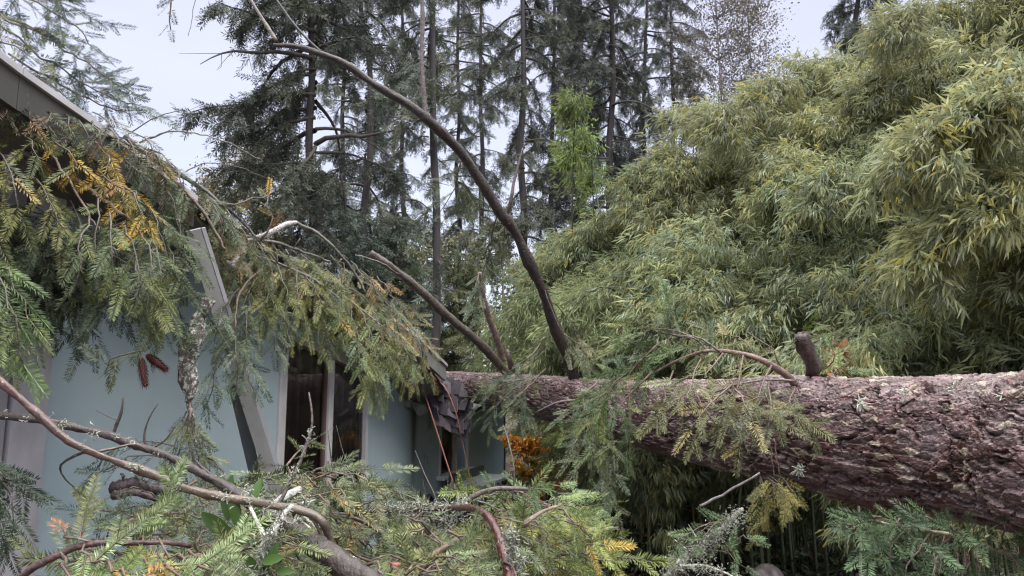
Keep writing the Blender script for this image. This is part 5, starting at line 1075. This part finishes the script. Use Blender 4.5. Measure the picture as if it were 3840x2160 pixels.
# ------------------------------------------------------------------ lower right
make_bough_thing('fir_bough', 'large dark green bough hanging below the trunk in the bottom right corner', 'bough',
    [S([(1120, 640, 2.6), (1060, 600, 2.5), (1020, 562, 2.4), (985, 545, 2.35), (950, 535, 2.35), (915, 528, 2.35), (880, 522, 2.4), (856, 520, 2.45)], bare=True, r0=.010, r1=.003, wt=(.22, .2, .14))]
    + [S([(x, y, 2.4), (x + dx * .6, y + dy * .5, 2.35), (x + dx, y + dy, 2.3)], L=.14, pal=[((.06, .10, .05), 4), ((.08, .13, .06), 4), ((.11, .15, .07), 1)], gap=.035, hang=.3, face=.5, r0=.004) for x, y, dx, dy in
       ((1010, 557, 20, 40), (990, 547, -15, 45), (970, 541, -10, 50), (950, 535, -20, 45), (930, 531, -25, 45), (910, 527, -22, 35), (890, 524, -25, 22), (870, 521, -22, 8), (995, 550, 30, 15), (1000, 552, 5, -28), (960, 538, -35, -18), (930, 530, -35, -12), (905, 526, -30, -10), (980, 545, -30, -20), (1015, 560, 15, -25), (1030, 575, 10, 20), (900, 526, -35, 8), (945, 535, -5, 40), (880, 522, -30, 2))])
make_bough_thing('fir_bough', 'yellowing fir tuft on a thin bare stick hanging under the trunk', 'bough',
    [S([(700, 507, 3.1), (712, 500, 3.08), (735, 488, 3.05), (760, 472, 3.0)], bare=True, r0=.006, r1=.004, wt=(.3, .26, .26)), S([(773, 438, 3.0), (776, 455, 3.0), (779, 476, 3.0)], bare=True, r0=.003, r1=.002, wt=(.2, .12, .1)), S([(770, 440, 3.0), (772, 460, 3.0), (774, 478, 3.0)], bare=True, r0=.002, r1=.0015, wt=(.2, .12, .1))]
    + hang_set([(766, 476, 778, 515, 2.95), (770, 476, 790, 510, 2.95), (775, 476, 796, 498, 2.98), (762, 478, 764, 518, 3.0), (772, 480, 772, 520, 2.95), (768, 478, 784, 505, 2.9), (762, 480, 758, 545, 3.05)], [((.27, .23, .07), 4), ((.20, .20, .07), 4), ((.14, .15, .06), 2)], L=.09, gap=.03))
broken('lichened_branch', 'branch thick with pale lichen slanting up from the bottom edge below the trunk', 'branch',
    [([(655, 595, 2.8), (668, 575, 2.8), (685, 558, 2.8), (705, 542, 2.85), (722, 528, 2.95), (735, 515, 3.0), (742, 510, 3.05)], [.012, .013, .013, .012, .011, .010, .007], (.22, .21, .18)),
     ([(690, 552, 2.8), (675, 540, 2.8), (668, 533, 2.8)], [.003, .002, .001]), ([(700, 545, 2.8), (692, 530, 2.8), (688, 524, 2.8)], [.003, .002, .001]), ([(680, 566, 2.75), (705, 566, 2.75), (730, 575, 2.75), (745, 586, 2.7)], [.006, .005, .004, .003], (.35, .35, .3)), ([(676, 560, 2.8), (664, 557, 2.8), (652, 560, 2.8)], [.003, .002, .001])],
    mat=M_LICHEN, lichen=along([(668, 572), (690, 556), (710, 540), (738, 514)], 2.82, 110, 16, .020) + along([(680, 566), (710, 568), (740, 580)], 2.74, 26, 12, .014))
heap('', 'small fresh green sprays clinging to the lichened slanting branch', [(715, 520, 740, 545), (700, 535, 735, 555)], [((.15, .22, .10), 3), ((.12, .17, .09), 3)], 8, d=(2.85, 2.95), seed=21, L=.07)

def build_small():
    # yellow edged plank, round lid, red posts
    q = P(662, 524, 9.0); a, b = P(640, 524, 7.6), P(683, 514, 7.9)
    root = thing('plank', 'orange edged plank propped low in the shade under the trunk', 'plank', (a[0], a[1], 0))
    m_ = MB(); beam(m_, a, b, (0, .18, 0), (0, 0, .04), (.40, .20, .06)); m_.build('board', M_WOOD, root)
    m_ = MB(); beam(m_, a + (.02, .02, -.16), b + (0, .02, -.3), (0, .14, 0), (0, 0, .15), (.025, .022, .03)); beam(m_, (b[0] - .15, b[1] + .02, G(b[0], b[1]) - .02), (b[0] - .15, b[1] + .02, b[2] - .16), (.12, 0, 0), (0, .12, 0), (.03, .025, .03)); m_.build('block', M_WOOD, root)
    c = P(768, 583, 3.6); r = .092
    root = thing('lidded_bin', 'round dark metal lid of a small bin at the bottom edge under the trunk', 'bin', (c[0], c[1], 0))
    m_ = MB(); n = 48; prof = [(.0, .055), (.3, .052), (.6, .04), (.85, .018), (.93, .005), (.95, 0)]; V = []; 
    for rr, z in prof:
        for k in range(n): V.append((c[0] + cos(k / n * 2 * pi) * r * rr, c[1] + sin(k / n * 2 * pi) * r * rr, c[2] + z * 1.6))
    Q = [[i * n + k, i * n + (k + 1) % n, (i + 1) * n + (k + 1) % n, (i + 1) * n + k] for i in range(len(prof) - 1) for k in range(n)]
    m_.add(V, Q, (.13, .105, .10)); m_.build('lid', M_BIN, root, True)
    m_ = MB(); ring = [(c[0] + cos(t) * r * 1.0, c[1] + sin(t) * r * 1.0, c[2]) for t in np.linspace(0, 2 * pi, 49)]; tube(m_, ring, .006, 8, (.30, .26, .25)); m_.build('rim', M_BIN, root, True)
    m_ = MB(); tube(m_, [(c[0], c[1], G(c[0], c[1])), (c[0], c[1], c[2] * .5), (c[0], c[1], c[2] - .004)], [r * .78, r * .86, r * .94], 32, (.10, .09, .09)); m_.build('bin_body', M_BIN, root, True)
    for (px, y0, y1, d, lab) in ((562, 463, 505, 9.4, 'short weathered red post in the shrubs, left of two'), (588, 478, 520, 9.0, 'short weathered red post in the shrubs, right of two')):
        a = P(px, y0, d); m_ = MB(); beam(m_, (a[0], a[1], G(a[0], a[1]) - .05), a, (.07, 0, 0), (0, .07, 0), (.32, .06, .05)); beam(m_, a + (.004, .004, .001), a + (.004, .004, .012), (.062, 0, 0), (0, .062, 0), (.36, .12, .09))
        o = m_.build('red_post', M_WOOD, None); tag(o, lab, 'post', 'red posts in the shrubs')
M_BIN = mat_tint('dull_metal', .35, 20., .2, spec=.6)
build_small()

# ------------------------------------------------------------------ ground cover
def scatter(name, label, n, xr, yr, size, pal, kind='stuff', up=.4, wid=.35, h=0., tmpl=BL, mat=M_BROAD, cl=0):
    x = rng.uniform(*xr, n); y = rng.uniform(*yr, n)
    if cl:
        k = rng.integers(0, cl, n); cx = rng.uniform(*xr, cl); cy = rng.uniform(*yr, cl); hh = rng.uniform(.3, 1., cl)
        x = cx[k] + rng.normal(0, .28, n); y = cy[k] + rng.normal(0, .28, n); z = gz(x, y) + rng.random(n) ** 1.0 * h * hh[k]
    else: z = gz(x, y) + rng.random(n) * h + .006
    D = np.stack([rng.normal(0, 1, n), rng.normal(0, 1, n), rng.normal(0, up, n)], -1); Nn = rng.normal(0, up, (n, 3)) + np.array([0, 0, 1.])
    s = size * rng.uniform(.5, 1.4, n); fo = MB(); instance(fo, *tmpl, np.stack([x, y, z], -1), D, Nn, np.stack([s * wid, s, s], -1), pick(pal, n))
    o = fo.build(name, mat, None); o['kind'] = kind; o['label'] = label
    return o
scatter('leaf_litter', 'brown dead leaves and bark flakes over the ground', 60000, (-1.5, 11), (3.2, 15), .07, [((.17, .095, .055), 4), ((.10, .065, .045), 4), ((.30, .18, .10), 1), ((.20, .06, .04), .7)], up=.25)
scatter('undergrowth', 'sparse low weeds and dead fern in the open ground past the heap', 30000, (.1, 3.2), (3.9, 7.5), .06, [((.12, .14, .07), 4), ((.15, .10, .06), 3), ((.20, .13, .08), 1.5), ((.18, .06, .05), .6), ((.10, .12, .08), 3)], up=.7, h=.28, cl=90, wid=.45)
scatter('undergrowth', 'low green and dull red undergrowth beyond the heap of firs', 55000, (-.3, 3.6), (6.0, 13), .07, [((.09, .12, .06), 4), ((.06, .085, .045), 4), ((.14, .06, .05), 1), ((.18, .17, .06), .6)], up=.8, h=.55, cl=70, wid=.5)
scatter('undergrowth', 'dark low plants in the shade behind the trunk', 50000, (1.2, 9), (8.6, 14), .09, [((.05, .07, .04), 4), ((.07, .09, .05), 3), ((.10, .07, .04), 1)], up=.8, h=1.0, cl=130, wid=.4)
